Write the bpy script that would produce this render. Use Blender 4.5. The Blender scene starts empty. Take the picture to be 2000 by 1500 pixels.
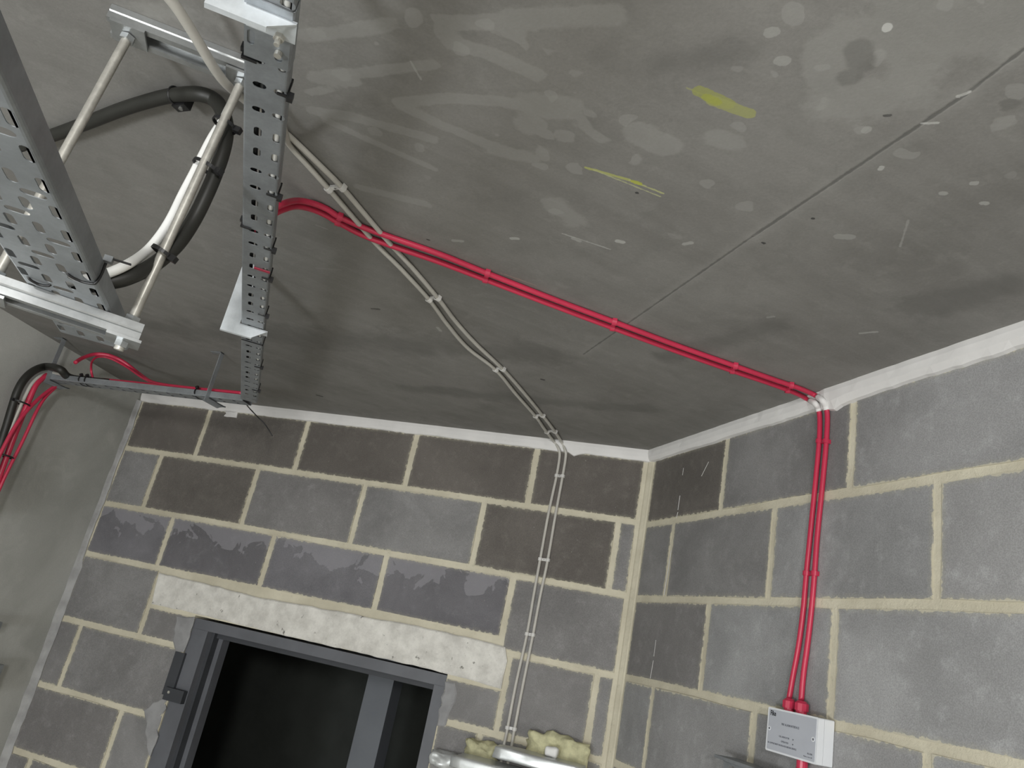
import bpy, bmesh, math, random
import numpy as np
from mathutils import Vector, Matrix
random.seed(7); rng = np.random.default_rng(5)
S = bpy.context.scene; COL = S.collection

# ------------------------------------------------------------------ camera
CAM = np.array([0.32094, -2.35300, 2.22301])
ROT = np.array([[0.9438976721, 0.2669346764, 0.1944300983],      # right
                [-0.0864318951, -0.3685476481, 0.9255820647],    # up
                [-0.3187267044, 0.8904597181, 0.3247995972]])    # forward
F = 1467.309
cd = bpy.data.cameras.new('camera'); cam = bpy.data.objects.new('camera', cd); COL.objects.link(cam)
cd.sensor_width = 36; cd.lens = F/2000*36; cd.clip_start = .02
cam.matrix_world = Matrix([[ROT[0][i], ROT[1][i], -ROT[2][i], CAM[i]] for i in range(3)]+[[0, 0, 0, 1]])
S.camera = cam

# ------------------------------------------------------------------ light
S.view_settings.view_transform = 'Standard'; S.view_settings.look = 'None'
S.view_settings.gamma = 1; S.view_settings.exposure = .06; S.view_settings.use_curve_mapping = False
w = bpy.data.worlds.new('World'); S.world = w; w.use_nodes = True
w.node_tree.nodes['Background'].inputs[0].default_value = (.8, .86, 1, 1)
w.node_tree.nodes['Background'].inputs[1].default_value = .0
def lamp(name, loc, power, size, col):
    l = bpy.data.lights.new(name, 'POINT'); l.energy = power; l.shadow_soft_size = size; l.color = col
    o = bpy.data.objects.new(name, l); COL.objects.link(o); o.location = loc; return o
lamp('lamp_right', (1.0, -3.95, 2.48), 118, .12, (1, .99, .97))
lamp('lamp_left', (-0.62, -3.5, 1.60), 80, .16, (.95, .98, 1))
lamp('fill_rear', (0.3, -4.5, 1.0), 50, .35, (1, .985, .96))  # added soft fill, low at the rear, to lift the ceiling

# ------------------------------------------------------------------ coordinates
ZC = 2.895                                  # ceiling
LW = 2.0867                                 # back wall length
DV = np.array([-0.58096, 0.81393, 0.0])     # along the cable trays (parallel to the right wall)
NV = np.array([0.81393, 0.58096, 0.0])      # across the trays
RD = -DV                                    # along the right wall away from the corner
RN = -NV                                    # right wall normal, into the room
LD = np.array([0.16027, -0.98707, 0.0])     # along the left wall
LN = np.array([0.98707, 0.16027, 0.0])      # left wall normal, into the room
LP = np.array([-LW, 0, 0])
def W(n, d, z): return NV*n + DV*d + np.array([0, 0, z])
def ray(x, y): return ROT.T @ np.array([(x-1000)/F, (750-y)/F, 1.0])
def onp(x, y, P, n):
    r = ray(x, y); n = np.array(n, float); return CAM + r*(n @ (np.array(P)-CAM))/(n @ r)
def onz(x, y, z): return onp(x, y, (0, 0, z), (0, 0, 1))
def ony(x, y, o=0.): return onp(x, y, (0, -o, 0), (0, 1, 0))
def onr(x, y, o=0.): return onp(x, y, RN*o, RN)
def onl(x, y, o=0.): return onp(x, y, LP+LN*o, LN)

# ------------------------------------------------------------------ object helpers
def tag(o, label=None, cat=None, group=None, kind=None):
    for k, v in (('label', label), ('category', cat), ('group', group), ('kind', kind)):
        if v: o[k] = v
    return o
def link(name, me, m=None, parent=None, smooth=False):
    o = bpy.data.objects.new(name, me); COL.objects.link(o)
    if m is not None and not me.materials: me.materials.append(m)
    if parent: o.parent = parent
    if smooth: me.polygons.foreach_set('use_smooth', [True]*len(me.polygons))
    return o
def mesh(name, V, Fc, m=None, parent=None, smooth=False):
    me = bpy.data.meshes.new(name); me.from_pydata([tuple(map(float, v)) for v in V], [], Fc); me.update()
    bm = bmesh.new(); bm.from_mesh(me); bmesh.ops.recalc_face_normals(bm, faces=bm.faces); bm.to_mesh(me); bm.free()
    return link(name, me, m, parent, smooth)
def empty(name, loc=(0, 0, 0)):
    o = bpy.data.objects.new(name, None); COL.objects.link(o); o.location = tuple(map(float, loc)); o.empty_display_size = .02
    return o
def adopt(root):
    """children were built in world coordinates: keep them in place under the empty"""
    bpy.context.view_layer.update()
    for c in COL.objects:
        if c.parent is root: c.matrix_parent_inverse = root.matrix_world.inverted()
class MB:
    def __init__(s): s.V = []; s.F = []
    def add(s, V, Fc):
        b = len(s.V); s.V += [np.array(v, float) for v in V]; s.F += [tuple(b+i for i in f) for f in Fc]; return s
    def box(s, c, ax, h):
        c = np.array(c, float); A = [np.array(a, float)*hh for a, hh in zip(ax, h)]
        V = [c+A[0]*i+A[1]*j+A[2]*k for i in (-1, 1) for j in (-1, 1) for k in (-1, 1)]
        return s.add(V, [(0, 1, 3, 2), (4, 6, 7, 5), (0, 4, 5, 1), (2, 3, 7, 6), (0, 2, 6, 4), (1, 5, 7, 3)])
    def prism(s, poly, e):
        n = len(poly); e = np.array(e, float); V = [np.array(q, float) for q in poly]; V += [q+e for q in V]
        return s.add(V, [tuple(range(n)), tuple(range(2*n-1, n-1, -1))]+[(i, (i+1) % n, n+(i+1) % n, n+i) for i in range(n)])
    def cyl(s, a, b, r, k=12, r2=None, cap=True, ref=None):
        a = np.array(a, float); b = np.array(b, float); t = (b-a)/np.linalg.norm(b-a)
        u = np.cross(t, ref if ref is not None else (0, 0, 1) if abs(t[2]) < .9 else (1, 0, 0)); u /= np.linalg.norm(u); v = np.cross(t, u)
        r2 = r if r2 is None else r2; V = []
        for q, rr in ((a, r), (b, r2)):
            V += [q+rr*(math.cos(2*math.pi*i/k)*u+math.sin(2*math.pi*i/k)*v) for i in range(k)]
        Fc = [(i, (i+1) % k, k+(i+1) % k, k+i) for i in range(k)]
        if cap: Fc += [tuple(range(k)), tuple(range(2*k-1, k-1, -1))]
        return s.add(V, Fc)
    def build(s, name, m=None, parent=None, smooth=False): return mesh(name, s.V, s.F, m, parent, smooth)
def catmull(P, step=8):
    P = [np.array(q, float) for q in P]; Q = [2*P[0]-P[1]]+P+[2*P[-1]-P[-2]]; out = []
    for i in range(1, len(Q)-2):
        a, b, c, d = Q[i-1:i+3]
        for k in range(step):
            t = k/step; out.append(.5*((2*b)+(c-a)*t+(2*a-5*b+4*c-d)*t*t+(3*b-a-3*c+d)*t**3))
    out.append(Q[-2]); return out
def tubemesh(P, r, k=10, closed=False):
    P = [np.array(q, float) for q in P]; n = len(P); V = []; Fc = []
    def tan(i):
        a = P[(i-1) % n] if closed else P[max(i-1, 0)]; b = P[(i+1) % n] if closed else P[min(i+1, n-1)]
        t = b-a; return t/(np.linalg.norm(t)+1e-12)
    t0 = tan(0); u = np.cross(t0, (0, 0, 1) if abs(t0[2]) < .9 else (1, 0, 0)); u /= np.linalg.norm(u)
    for i in range(n):
        t = tan(i); u = u-t*(u@t); u /= np.linalg.norm(u); v = np.cross(t, u)
        rr = r[i] if hasattr(r, '__len__') else r
        V += [P[i]+rr*(math.cos(2*math.pi*j/k)*u+math.sin(2*math.pi*j/k)*v) for j in range(k)]
    for i in range(n if closed else n-1):
        a = i*k; b = ((i+1) % n)*k
        Fc += [(a+j, a+(j+1) % k, b+(j+1) % k, b+j) for j in range(k)]
    if not closed: Fc += [tuple(range(k)), tuple(range(n*k-1, (n-1)*k-1, -1))]
    return V, Fc
def tube(name, P, r, m, parent=None, k=10, step=8, closed=False):
    Q = catmull(P, step) if step > 1 else P
    V, Fc = tubemesh(Q, r, k, closed); return mesh(name, V, Fc, m, parent, True)

# ------------------------------------------------------------------ materials
def N(nt, t, **k):
    n = nt.nodes.new(t)
    for a, b in k.items(): setattr(n, a, b)
    return n
def mth(nt, op, a, b=None, c=None, clamp=False):
    n = N(nt, 'ShaderNodeMath', operation=op, use_clamp=clamp)
    for i, v in enumerate((a, b, c)):
        if v is None: continue
        if isinstance(v, (int, float)): n.inputs[i].default_value = v
        else: nt.links.new(v, n.inputs[i])
    return n.outputs[0]
def mixc(nt, f, a, b, mode='MIX'):
    n = N(nt, 'ShaderNodeMix', data_type='RGBA', blend_type=mode)
    for i, v in ((0, f), (6, a), (7, b)):
        if isinstance(v, (int, float)): n.inputs[i].default_value = v
        elif isinstance(v, tuple): n.inputs[i].default_value = (*v, 1) if len(v) == 3 else v
        else: nt.links.new(v, n.inputs[i])
    return n.outputs[2]
def noise(nt, vec, scale, detail=4, rough=.5, dist=0):
    n = N(nt, 'ShaderNodeTexNoise'); n.inputs['Scale'].default_value = scale; n.inputs['Detail'].default_value = detail
    n.inputs['Roughness'].default_value = rough; n.inputs['Distortion'].default_value = dist
    nt.links.new(vec, n.inputs['Vector']); return n.outputs['Fac']
def ramp(nt, f, a, b, smooth=True):
    n = N(nt, 'ShaderNodeMapRange', interpolation_type='SMOOTHSTEP' if smooth else 'LINEAR')
    n.inputs[1].default_value = a; n.inputs[2].default_value = b; nt.links.new(f, n.inputs[0]); return n.outputs[0]
def newmat(name, rough=.7, metal=0., spec=.5):
    m = bpy.data.materials.new(name); m.use_nodes = True; nt = m.node_tree; b = nt.nodes['Principled BSDF']
    b.inputs['Roughness'].default_value = rough; b.inputs['Metallic'].default_value = metal
    b.inputs['Specular IOR Level'].default_value = spec
    g = N(nt, 'ShaderNodeNewGeometry'); return m, nt, b, g.outputs['Position']
def bump(nt, b, h, strength, dist=.002):
    n = N(nt, 'ShaderNodeBump'); n.inputs['Strength'].default_value = strength; n.inputs['Distance'].default_value = dist
    nt.links.new(h, n.inputs['Height']); nt.links.new(n.outputs[0], b.inputs['Normal'])
def simple(name, c, rough=.6, metal=0., var=.12, scale=30, bmp=0., spec=.5, bs=200):
    m, nt, b, P = newmat(name, rough, metal, spec)
    f = noise(nt, P, scale, 5, .6)
    lo = tuple(x*(1-var) for x in c); hi = tuple(min(1, x*(1+var)) for x in c)
    nt.links.new(mixc(nt, ramp(nt, f, .3, .7), lo, hi), b.inputs['Base Color'])
    if bmp: bump(nt, b, noise(nt, P, bs, 4, .6), bmp)
    return m
M = {}
def steel(name, c, metal, rough, sc=18):
    m, nt, b, P = newmat(name, rough, metal)
    f = noise(nt, P, sc, 6, .65); g = noise(nt, P, 160, 3, .6)
    col = mixc(nt, ramp(nt, f, .3, .72), tuple(x*.86 for x in c), tuple(min(1, x*1.12) for x in c))
    nt.links.new(mixc(nt, .12, col, g, 'OVERLAY'), b.inputs['Base Color'])
    rr = N(nt, 'ShaderNodeMapRange'); rr.inputs[3].default_value = rough-.08; rr.inputs[4].default_value = rough+.1
    nt.links.new(f, rr.inputs[0]); nt.links.new(rr.outputs[0], b.inputs['Roughness'])
    bump(nt, b, g, .04, .0005); return m
M['galv'] = steel('galvanised_sheet', (.37, .395, .42), .72, .44)
M['galv_dark'] = steel('galvanised_dull', (.29, .308, .325), .5, .5)
M['bracket'] = steel('bracket_sheet', (.70, .74, .77), .45, .40)
M['strut'] = steel('strut_steel', (.44, .455, .46), .75, .30, 12)
M['zinc'] = steel('zinc_plated', (.52, .505, .46), .5, .38, 40)
M['red'] = simple('red_sheath', (.52, .030, .075), .33, 0, .06, 12, spec=.5)
M['white_cable'] = simple('white_sheath', (.80, .80, .78), .45, 0, .04, 20)
M['cream'] = simple('cream_sheath', (.50, .485, .445), .5, 0, .05, 15, .03)
M['black'] = simple('black_sheath', (.014, .015, .017), .42, 0, .15, 20)
M['conduit'] = simple('grey_conduit', (.018, .018, .015), .5, 0, .12, 14)
M['tie'] = simple('black_nylon', (.012, .012, .013), .35, 0, .1, 30)
M['redtape'] = simple('red_tape', (.42, .03, .07), .5, 0, .1, 60)
M['trim'] = simple('white_mastic', (.70, .69, .68), .6, 0, .04, 9, .10, bs=60)
M['smear'] = simple('grey_plaster', (.36, .36, .36), .85, 0, .16, 14, .2, bs=60)
M['patch'] = simple('dull_plaster_patch', (.27, .27, .275), .88, 0, .16, 14, .2, bs=60)
M['frame'] = simple('grey_frame_paint', (.115, .12, .135), .45, 0, .1, 8, .04)
M['frame_dark'] = simple('dark_frame_paint', (.04, .043, .05), .6, 0, .1, 8)
M['column'] = simple('grey_column_paint', (.20, .215, .24), .5, 0, .05, 8)
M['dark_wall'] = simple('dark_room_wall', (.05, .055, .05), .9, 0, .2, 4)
M['box'] = simple('white_abs', (.74, .76, .79), .35, 0, .015, 20)
M['label'] = simple('grey_front_label', (.46, .48, .53), .4, 0, .02, 20)
M['ink'] = simple('black_ink', (.015, .016, .02), .5, 0, .02, 20)
M['ink_grey'] = simple('grey_ink', (.12, .125, .15), .5, 0, .02, 20)
M['screw'] = simple('screw_steel', (.35, .35, .34), .35, .8, .1, 50)
M['foil'] = steel('foil_tape', (.62, .64, .64), .45, .34, 14)
M['foam'] = simple('yellow_foam', (.56, .54, .34), .9, 0, .2, 40, .6, bs=90)
M['floor'] = simple('floor_concrete', (.46, .45, .43), .8, 0, .2, 3, .1)

def block_mat(name, base, splash=0.):
    m, nt, b, P = newmat(name, .92, 0, .25)
    oi = N(nt, 'ShaderNodeObjectInfo'); tc = N(nt, 'ShaderNodeTexCoord'); sp = N(nt, 'ShaderNodeSeparateXYZ')
    nt.links.new(tc.outputs['Object'], sp.inputs[0])
    big = noise(nt, P, 3.5, 5, .6, .4); fine = noise(nt, P, 420, 2, .7); mid = noise(nt, P, 22, 6, .7)
    col = mixc(nt, ramp(nt, big, .3, .7), tuple(x*.80 for x in base), tuple(x*1.2 for x in base))
    col = mixc(nt, mth(nt, 'MULTIPLY', oi.outputs['Random'], .45), col, (base[0]*.70, base[1]*.66, base[2]*.64))
    col = mixc(nt, mth(nt, 'MULTIPLY', ramp(nt, mid, .48, .8), .35), col, tuple(x*1.7 for x in base))
    gr = ramp(nt, fine, .32, .68); col = mixc(nt, .32, col, mixc(nt, gr, (.3, .3, .3), (.72, .72, .72)), 'OVERLAY')
    specks = ramp(nt, noise(nt, P, 150, 2, .5), .74, .80); col = mixc(nt, mth(nt, 'MULTIPLY', specks, .5), col, (.4, .4, .39))
    ah = N(nt, 'ShaderNodeAttribute', attribute_type='OBJECT', attribute_name='half_width')
    av = N(nt, 'ShaderNodeAttribute', attribute_type='OBJECT', attribute_name='half_height')
    ex = mth(nt, 'SUBTRACT', ah.outputs['Fac'], mth(nt, 'ABSOLUTE', sp.outputs['X']))
    ez = mth(nt, 'SUBTRACT', av.outputs['Fac'], mth(nt, 'ABSOLUTE', sp.outputs['Z']))
    if splash:                                # laitance runs hanging from the top edge
        top = mth(nt, 'SUBTRACT', av.outputs['Fac'], sp.outputs['Z'])
        k = mth(nt, 'SUBTRACT', mth(nt, 'MULTIPLY', noise(nt, P, 11, 4, .55, .6), .36*splash), top)
        k = mth(nt, 'SUBTRACT', k, .135*splash)
        col = mixc(nt, mth(nt, 'MULTIPLY', ramp(nt, k, -.002, .006), .5), col, tuple(x*1.9 for x in base))
    e = mth(nt, 'ADD', mth(nt, 'MINIMUM', ex, ez), mth(nt, 'MULTIPLY', mth(nt, 'SUBTRACT', noise(nt, P, 75, 4, .6), .5), .018))
    sm = mth(nt, 'SUBTRACT', 1, ramp(nt, e, .0002, .0022))
    col = mixc(nt, mth(nt, 'MULTIPLY', sm, .9), col, (.57, .532, .42))
    halo = mth(nt, 'SUBTRACT', 1, ramp(nt, e, .001, .012)); col = mixc(nt, mth(nt, 'MULTIPLY', halo, .22), col, (.40, .385, .30))
    nt.links.new(col, b.inputs['Base Color'])
    bump(nt, b, mth(nt, 'ADD', fine, mth(nt, 'MULTIPLY', mid, .6)), .35, .0012); return m
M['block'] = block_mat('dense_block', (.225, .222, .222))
M['block_brown'] = block_mat('brown_block', (.150, .138, .127))  # own browner tone plus light falloff near the ceiling put into colour
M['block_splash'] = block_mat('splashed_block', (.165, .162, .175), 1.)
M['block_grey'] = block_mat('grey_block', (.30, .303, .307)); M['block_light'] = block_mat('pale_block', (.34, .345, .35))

m, nt, b, P = newmat('mortar_joint', .95, 0, .2); M['mortar'] = m
c = mixc(nt, ramp(nt, noise(nt, P, 6, 5, .6), .3, .7), (.53, .492, .385), (.67, .63, .505))
c = mixc(nt, mth(nt, 'MULTIPLY', ramp(nt, noise(nt, P, 60, 5, .7), .55, .8), .5), c, (.34, .32, .24))
nt.links.new(c, b.inputs['Base Color']); bump(nt, b, noise(nt, P, 130, 5, .7), .6, .003)

m, nt, b, P = newmat('lintel_concrete', .95, 0, .2); M['lintel'] = m
c = mixc(nt, ramp(nt, noise(nt, P, 14, 6, .7), .3, .7), (.54, .525, .49), (.78, .765, .72))
vo = N(nt, 'ShaderNodeTexVoronoi', feature='DISTANCE_TO_EDGE'); vo.inputs['Scale'].default_value = 30
pit = mth(nt, 'SUBTRACT', 1, ramp(nt, noise(nt, P, 34, 3, .6), .27, .34)); c = mixc(nt, mth(nt, 'MULTIPLY', pit, .8), c, (.12, .115, .10))
pit2 = ramp(nt, noise(nt, P, 190, 3, .6), .68, .75); c = mixc(nt, mth(nt, 'MULTIPLY', pit2, .6), c, (.16, .15, .14))
nt.links.new(c, b.inputs['Base Color'])
bump(nt, b, mth(nt, 'SUBTRACT', noise(nt, P, 45, 6, .7), mth(nt, 'MULTIPLY', pit, .5)), .7, .004)

m, nt, b, P = newmat('left_wall_concrete', .9, 0, .3); M['lwall'] = m
c = mixc(nt, ramp(nt, noise(nt, P, 2.2, 5, .6, .5), .3, .7), (.37, .375, .355), (.52, .525, .505))
c = mixc(nt, mth(nt, 'MULTIPLY', ramp(nt, noise(nt, P, 7, 6, .6, 1), .5, .75), .35), c, (.60, .60, .58))
c = mixc(nt, .15, c, noise(nt, P, 300, 3, .6), 'OVERLAY')
nt.links.new(c, b.inputs['Base Color']); bump(nt, b, noise(nt, P, 40, 6, .6), .15, .002)

# ---- ceiling: power-floated concrete with wash marks, droplets, a board joint and yellow crayon
def seg(nt, X, Y, a, c2, r0, wob=None):
    """distance from the point (X,Y) to a segment on the slab, minus its half width"""
    ax, ay = a; dx, dy = c2[0]-ax, c2[1]-ay; L2 = dx*dx+dy*dy
    px = mth(nt, 'SUBTRACT', X, ax); py = mth(nt, 'SUBTRACT', Y, ay)
    t = mth(nt, 'DIVIDE', mth(nt, 'ADD', mth(nt, 'MULTIPLY', px, dx), mth(nt, 'MULTIPLY', py, dy)), L2, clamp=True)
    qx = mth(nt, 'SUBTRACT', px, mth(nt, 'MULTIPLY', t, dx)); qy = mth(nt, 'SUBTRACT', py, mth(nt, 'MULTIPLY', t, dy))
    d = mth(nt, 'SQRT', mth(nt, 'ADD', mth(nt, 'MULTIPLY', qx, qx), mth(nt, 'MULTIPLY', qy, qy)))
    return mth(nt, 'SUBTRACT', d, r0), t
m, nt, b, P = newmat('slab_soffit', .82, 0, .3); M['ceiling'] = m
sp = N(nt, 'ShaderNodeSeparateXYZ'); nt.links.new(P, sp.inputs[0]); X, Y = sp.outputs['X'], sp.outputs['Y']
def vmap(sc, rot=0):
    n = N(nt, 'ShaderNodeMapping'); n.inputs['Scale'].default_value = sc; n.inputs['Rotation'].default_value = (0, 0, rot)
    nt.links.new(P, n.inputs[0]); return n.outputs[0]
ang = math.atan2(NV[1], NV[0])
vr = N(nt, 'ShaderNodeVectorRotate', rotation_type='Z_AXIS'); vr.inputs['Angle'].default_value = -ang-.12; nt.links.new(P, vr.inputs[0])
vs = N(nt, 'ShaderNodeMapping'); vs.inputs['Scale'].default_value = (2.2, 16, 1); nt.links.new(vr.outputs[0], vs.inputs[0])
streak = noise(nt, vs.outputs[0], 1.6, 6, .62, .5)
cloud = noise(nt, P, 2.4, 5, .6, .5); mid = noise(nt, P, 11, 6, .68, .3); fine = noise(nt, P, 220, 3, .6)
c = mixc(nt, ramp(nt, cloud, .28, .72), (.180, .174, .163), (.236, .229, .217))
c = mixc(nt, mth(nt, 'MULTIPLY', ramp(nt, streak, .35, .75), .34), c, (.275, .27, .255))
c = mixc(nt, mth(nt, 'MULTIPLY', ramp(nt, mid, .45, .75), .34), c, (.145, .142, .132))
c = mixc(nt, mth(nt, 'MULTIPLY', ramp(nt, noise(nt, P, 26, 6, .7, .4), .5, .72), .28), c, (.29, .284, .268))
c = mixc(nt, .13, c, fine, 'OVERLAY')
at = N(nt, 'ShaderNodeAttribute', attribute_name='wash'); ad = N(nt, 'ShaderNodeAttribute', attribute_name='droplet')
adk = N(nt, 'ShaderNodeAttribute', attribute_name='dark_patch')
wz = mth(nt, 'ADD', at.outputs['Fac'], mth(nt, 'MULTIPLY', mth(nt, 'SUBTRACT', noise(nt, P, 34, 5, .65), .5), .9))
c = mixc(nt, mth(nt, 'MULTIPLY', ramp(nt, wz, .02, .30), .34), c, (.34, .338, .32))
vo = N(nt, 'ShaderNodeTexVoronoi', feature='F1'); vo.inputs['Scale'].default_value = 21; vo.inputs['Randomness'].default_value = 1
wv = N(nt, 'ShaderNodeVectorMath', operation='ADD'); nv = N(nt, 'ShaderNodeTexNoise'); nv.inputs['Scale'].default_value = 25
sc = N(nt, 'ShaderNodeVectorMath', operation='SCALE'); sc.inputs['Scale'].default_value = .03
nt.links.new(P, nv.inputs['Vector']); nt.links.new(nv.outputs['Color'], sc.inputs[0]); nt.links.new(P, wv.inputs[0]); nt.links.new(sc.outputs[0], wv.inputs[1])
nt.links.new(wv.outputs[0], vo.inputs['Vector'])
cs = N(nt, 'ShaderNodeSeparateColor'); nt.links.new(vo.outputs['Color'], cs.inputs[0])
rad = mth(nt, 'MULTIPLY', mth(nt, 'SUBTRACT', cs.outputs[0], .35), .55)
dm = mth(nt, 'MULTIPLY', ramp(nt, mth(nt, 'SUBTRACT', rad, vo.outputs['Distance']), 0, .05), ramp(nt, ad.outputs['Fac'], .05, .4))
c = mixc(nt, mth(nt, 'MULTIPLY', dm, .32), c, (.36, .357, .34))
c = mixc(nt, mth(nt, 'MULTIPLY', ramp(nt, mth(nt, 'ADD', adk.outputs['Fac'], mth(nt, 'MULTIPLY', mth(nt, 'SUBTRACT', mid, .5), .8)), 0, .35), .4), c, (.105, .103, .096))
def cp(x, y): return tuple(onz(x, y, ZC)[:2])
# board joint across the slab
hs = None
for a, e, r in (((2010, 88), (1885, 185), .0011), ((1885, 185), (1470, 462), .0016), ((1470, 462), (1140, 692), .0010)):
    d_, t_ = seg(nt, X, Y, cp(*a), cp(*e), r)
    d_ = mth(nt, 'ADD', d_, mth(nt, 'MULTIPLY', mth(nt, 'SUBTRACT', noise(nt, P, 60, 4, .6), .5), .005))
    c = mixc(nt, mth(nt, 'MULTIPLY', mth(nt, 'SUBTRACT', 1, ramp(nt, d_, -.0002, .0016)), .72), c, (.04, .04, .037))
    g_ = mth(nt, 'SUBTRACT', 1, ramp(nt, d_, -.001, .003)); hs = g_ if hs is None else mth(nt, 'MAXIMUM', hs, g_)
    d2 = mth(nt, 'SUBTRACT', 1, ramp(nt, d_, 0, .022)); c = mixc(nt, mth(nt, 'MULTIPLY', d2, .22), c, (.32, .316, .30))
# crayon and scratches (flat marks on the slab)
MK = [((1342, 172), (1372, 184), .0012, (.34, .35, .15), .6), ((1366, 178), (1422, 203), .0085, (.31, .325, .10), .75), ((1392, 196), (1462, 222), .0085, (.34, .35, .13), .75),
      ((1380, 190), (1400, 200), .006, (.34, .36, .07), .7),
      ((1144, 327), (1230, 352), .0022, (.44, .46, .14), .75), ((1230, 352), (1296, 378), .0014, (.46, .47, .22), .75), ((1160, 332), (1290, 384), .0009, (.46, .47, .26), .7),
      ((1236, 354), (1250, 359), .0035, (.42, .44, .06), .8),
      ((1098, 456), (1192, 487), .0011, (.45, .45, .43), .6), ((1120, 466), (1132, 471), .0035, (.42, .42, .40), .5),
      ((802, 120), (822, 155), .0010, (.40, .40, .38), .5), ((978, 533), (1048, 558), .0011, (.36, .27, .22), .5),
      ((886, 470), (902, 471), .004, (.42, .42, .40), .5), ((1206, 471), (1216, 473), .0045, (.46, .46, .44), .7), ((1336, 477), (1350, 474), .004, (.42, .42, .4), .6),
      ((1000, 466), (1010, 466), .004, (.44, .44, .42), .7), ((1690, 256), (1694, 252), .0045, (.40, .40, .38), .5), ((1504, 64), (1510, 62), .007, (.36, .36, .34), .6),
      ((1524, 119), (1532, 119), .007, (.36, .36, .34), .6), ((1732, 56), (1734, 52), .0045, (.55, .55, .53), .8), ((1720, 330), (1722, 327), .003, (.5, .5, .48), .6),
      ((1758, 482), (1774, 430), .0010, (.36, .36, .34), .5), ((1638, 462), (1660, 463), .007, (.36, .36, .34), .5), ((1680, 651), (1712, 648), .0028, (.42, .42, .40), .6),
      ((1900, 358), (1904, 358), .004, (.42, .42, .4), .6), ((1920, 397), (1925, 397), .004, (.42, .42, .4), .6), ((1840, 378), (1845, 378), .004, (.4, .4, .38), .6),
      ((1800, 241), (1832, 240), .0016, (.50, .50, .48), .7), ((1872, 188), (1892, 180), .0020, (.55, .55, .53), .75), ((855, 640), (860, 646), .004, (.42, .41, .39), .6),
      ((1500, 620), (1510, 618), .003, (.40, .40, .38), .4), ((620, 524), (665, 527), .003, (.26, .255, .24), .5), ((618, 440), (640, 448), .0015, (.30, .29, .28), .6),
      ((727, 603), (740, 604), .0035, (.03, .03, .03), .6), ((620, 772), (628, 774), .006, (.03, .03, .028), .7), ((1058, 741), (1062, 742), .004, (.02, .02, .02), .8),
      ((835, 468), (838, 469), .002, (.02, .02, .02), .8), ((1587, 427), (1589, 427), .002, (.02, .02, .02), .8), ((1490, 474), (1492, 475), .002, (.02, .02, .02), .8),
      ((1244, 377), (1245, 377), .002, (.03, .03, .03), .8), ((1728, 226), (1738, 225), .002, (.05, .05, .05), .7)]
wob = mth(nt, 'MULTIPLY', mth(nt, 'SUBTRACT', noise(nt, P, 120, 3, .6), .5), .005)
for a, e, r, cc, k in MK:
    d_, t_ = seg(nt, X, Y, cp(*a), cp(*e), r)
    c = mixc(nt, mth(nt, 'MULTIPLY', mth(nt, 'SUBTRACT', 1, ramp(nt, mth(nt, 'ADD', d_, wob), -.0004, .0012)), k), c, cc)
nt.links.new(c, b.inputs['Base Color'])
bump(nt, b, mth(nt, 'SUBTRACT', mth(nt, 'ADD', mth(nt, 'MULTIPLY', mid, .5), mth(nt, 'MULTIPLY', fine, .25)), mth(nt, 'MULTIPLY', hs, .9)), .22, .003)

# ------------------------------------------------------------------ the room
def struct(o): o['kind'] = 'structure'; return o
# ceiling: a fine sheet where the stains are, with the slab above it
STROKES = [([(1197, 22), (1040, 42), (880, 45), (861, 61), (880, 83), (960, 106), (1050, 147)], .014, 1), ([(1000, 40), (1197, 30)], .02, .8),
           ([(778, 200), (880, 192), (1002, 200), (1104, 211)], .012, 1), ([(1030, 205), (1110, 212)], .028, .9), ([(778, 203), (848, 238), (944, 278), (1000, 302)], .012, .9),
           ([(608, 216), (688, 228), (848, 272)], .012, .9), ([(640, 237), (739, 282), (848, 330)], .009, .8), ([(586, 70), (688, 61), (765, 45)], .014, .9),
           ([(608, 150), (720, 141), (848, 125)], .011, 1), ([(602, 182), (698, 160)], .009, .8), ([(700, 365), (835, 400)], .012, .8), ([(960, 290), (1040, 308)], .018, .7),
           ([(1624, 100), (1624, 140)], .035, 1.2), ([(1700, 60), (1800, 110), (1760, 180), (1640, 200)], .05, .5), ([(1250, 260), (1300, 285)], .026, 1.1),
           ([(1398, 268), (1430, 278)], .022, .9), ([(1028, 243), (1030, 245)], .024, 1.1), ([(1062, 260), (1066, 262)], .014, 1.2), ([(1100, 265), (1106, 266)], .016, 1.2),
           ([(1058, 236), (1058, 236)], .010, 1.2), ([(1155, 221), (1155, 221)], .009, 1.2), ([(1147, 234), (1147, 234)], .008, 1.2), ([(1142, 250), (1180, 275)], .010, .9),
           ([(1060, 292), (1062, 308)], .011, 1.1), ([(990, 63), (1006, 66)], .012, 1.2), ([(1026, 92), (1026, 92)], .009, 1.2), ([(1076, 104), (1076, 104)], .009, 1.1), ([(1125, 143), (1125, 143)], .010, 1.1),
           ([(1990, 0), (1880, -20)], .10, .9), ([(2000, 60), (1900, 30)], .04, .7), ([(1080, 400), (1120, 430)], .03, .6), ([(850, 30), (856, 30)], .008, 1), ([(420, 40), (300, 20)], .03, .3)]
DARK_PATCHES = [([(1676, 96), (1684, 125)], .018, 1), ([(1656, 152), (1664, 150)], .016, .9), ([(1965, 205), (1975, 204)], .012, 1), ([(1300, 120), (1420, 100)], .05, .35),  # dark stains, then broader soft darker patches towards the walls
         ([(1050, 690), (300, 640)], .10, .35), ([(1260, 800), (800, 760)], .06, .4), ([(1800, 600), (1960, 560)], .06, .5), ([(1300, 700), (1500, 640)], .05, .4)]
x0, x1, y0, y1, h = -2.75, 2.0, -2.45, .02, .0125
nx, ny = int((x1-x0)/h)+1, int((y1-y0)/h)+1
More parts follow.
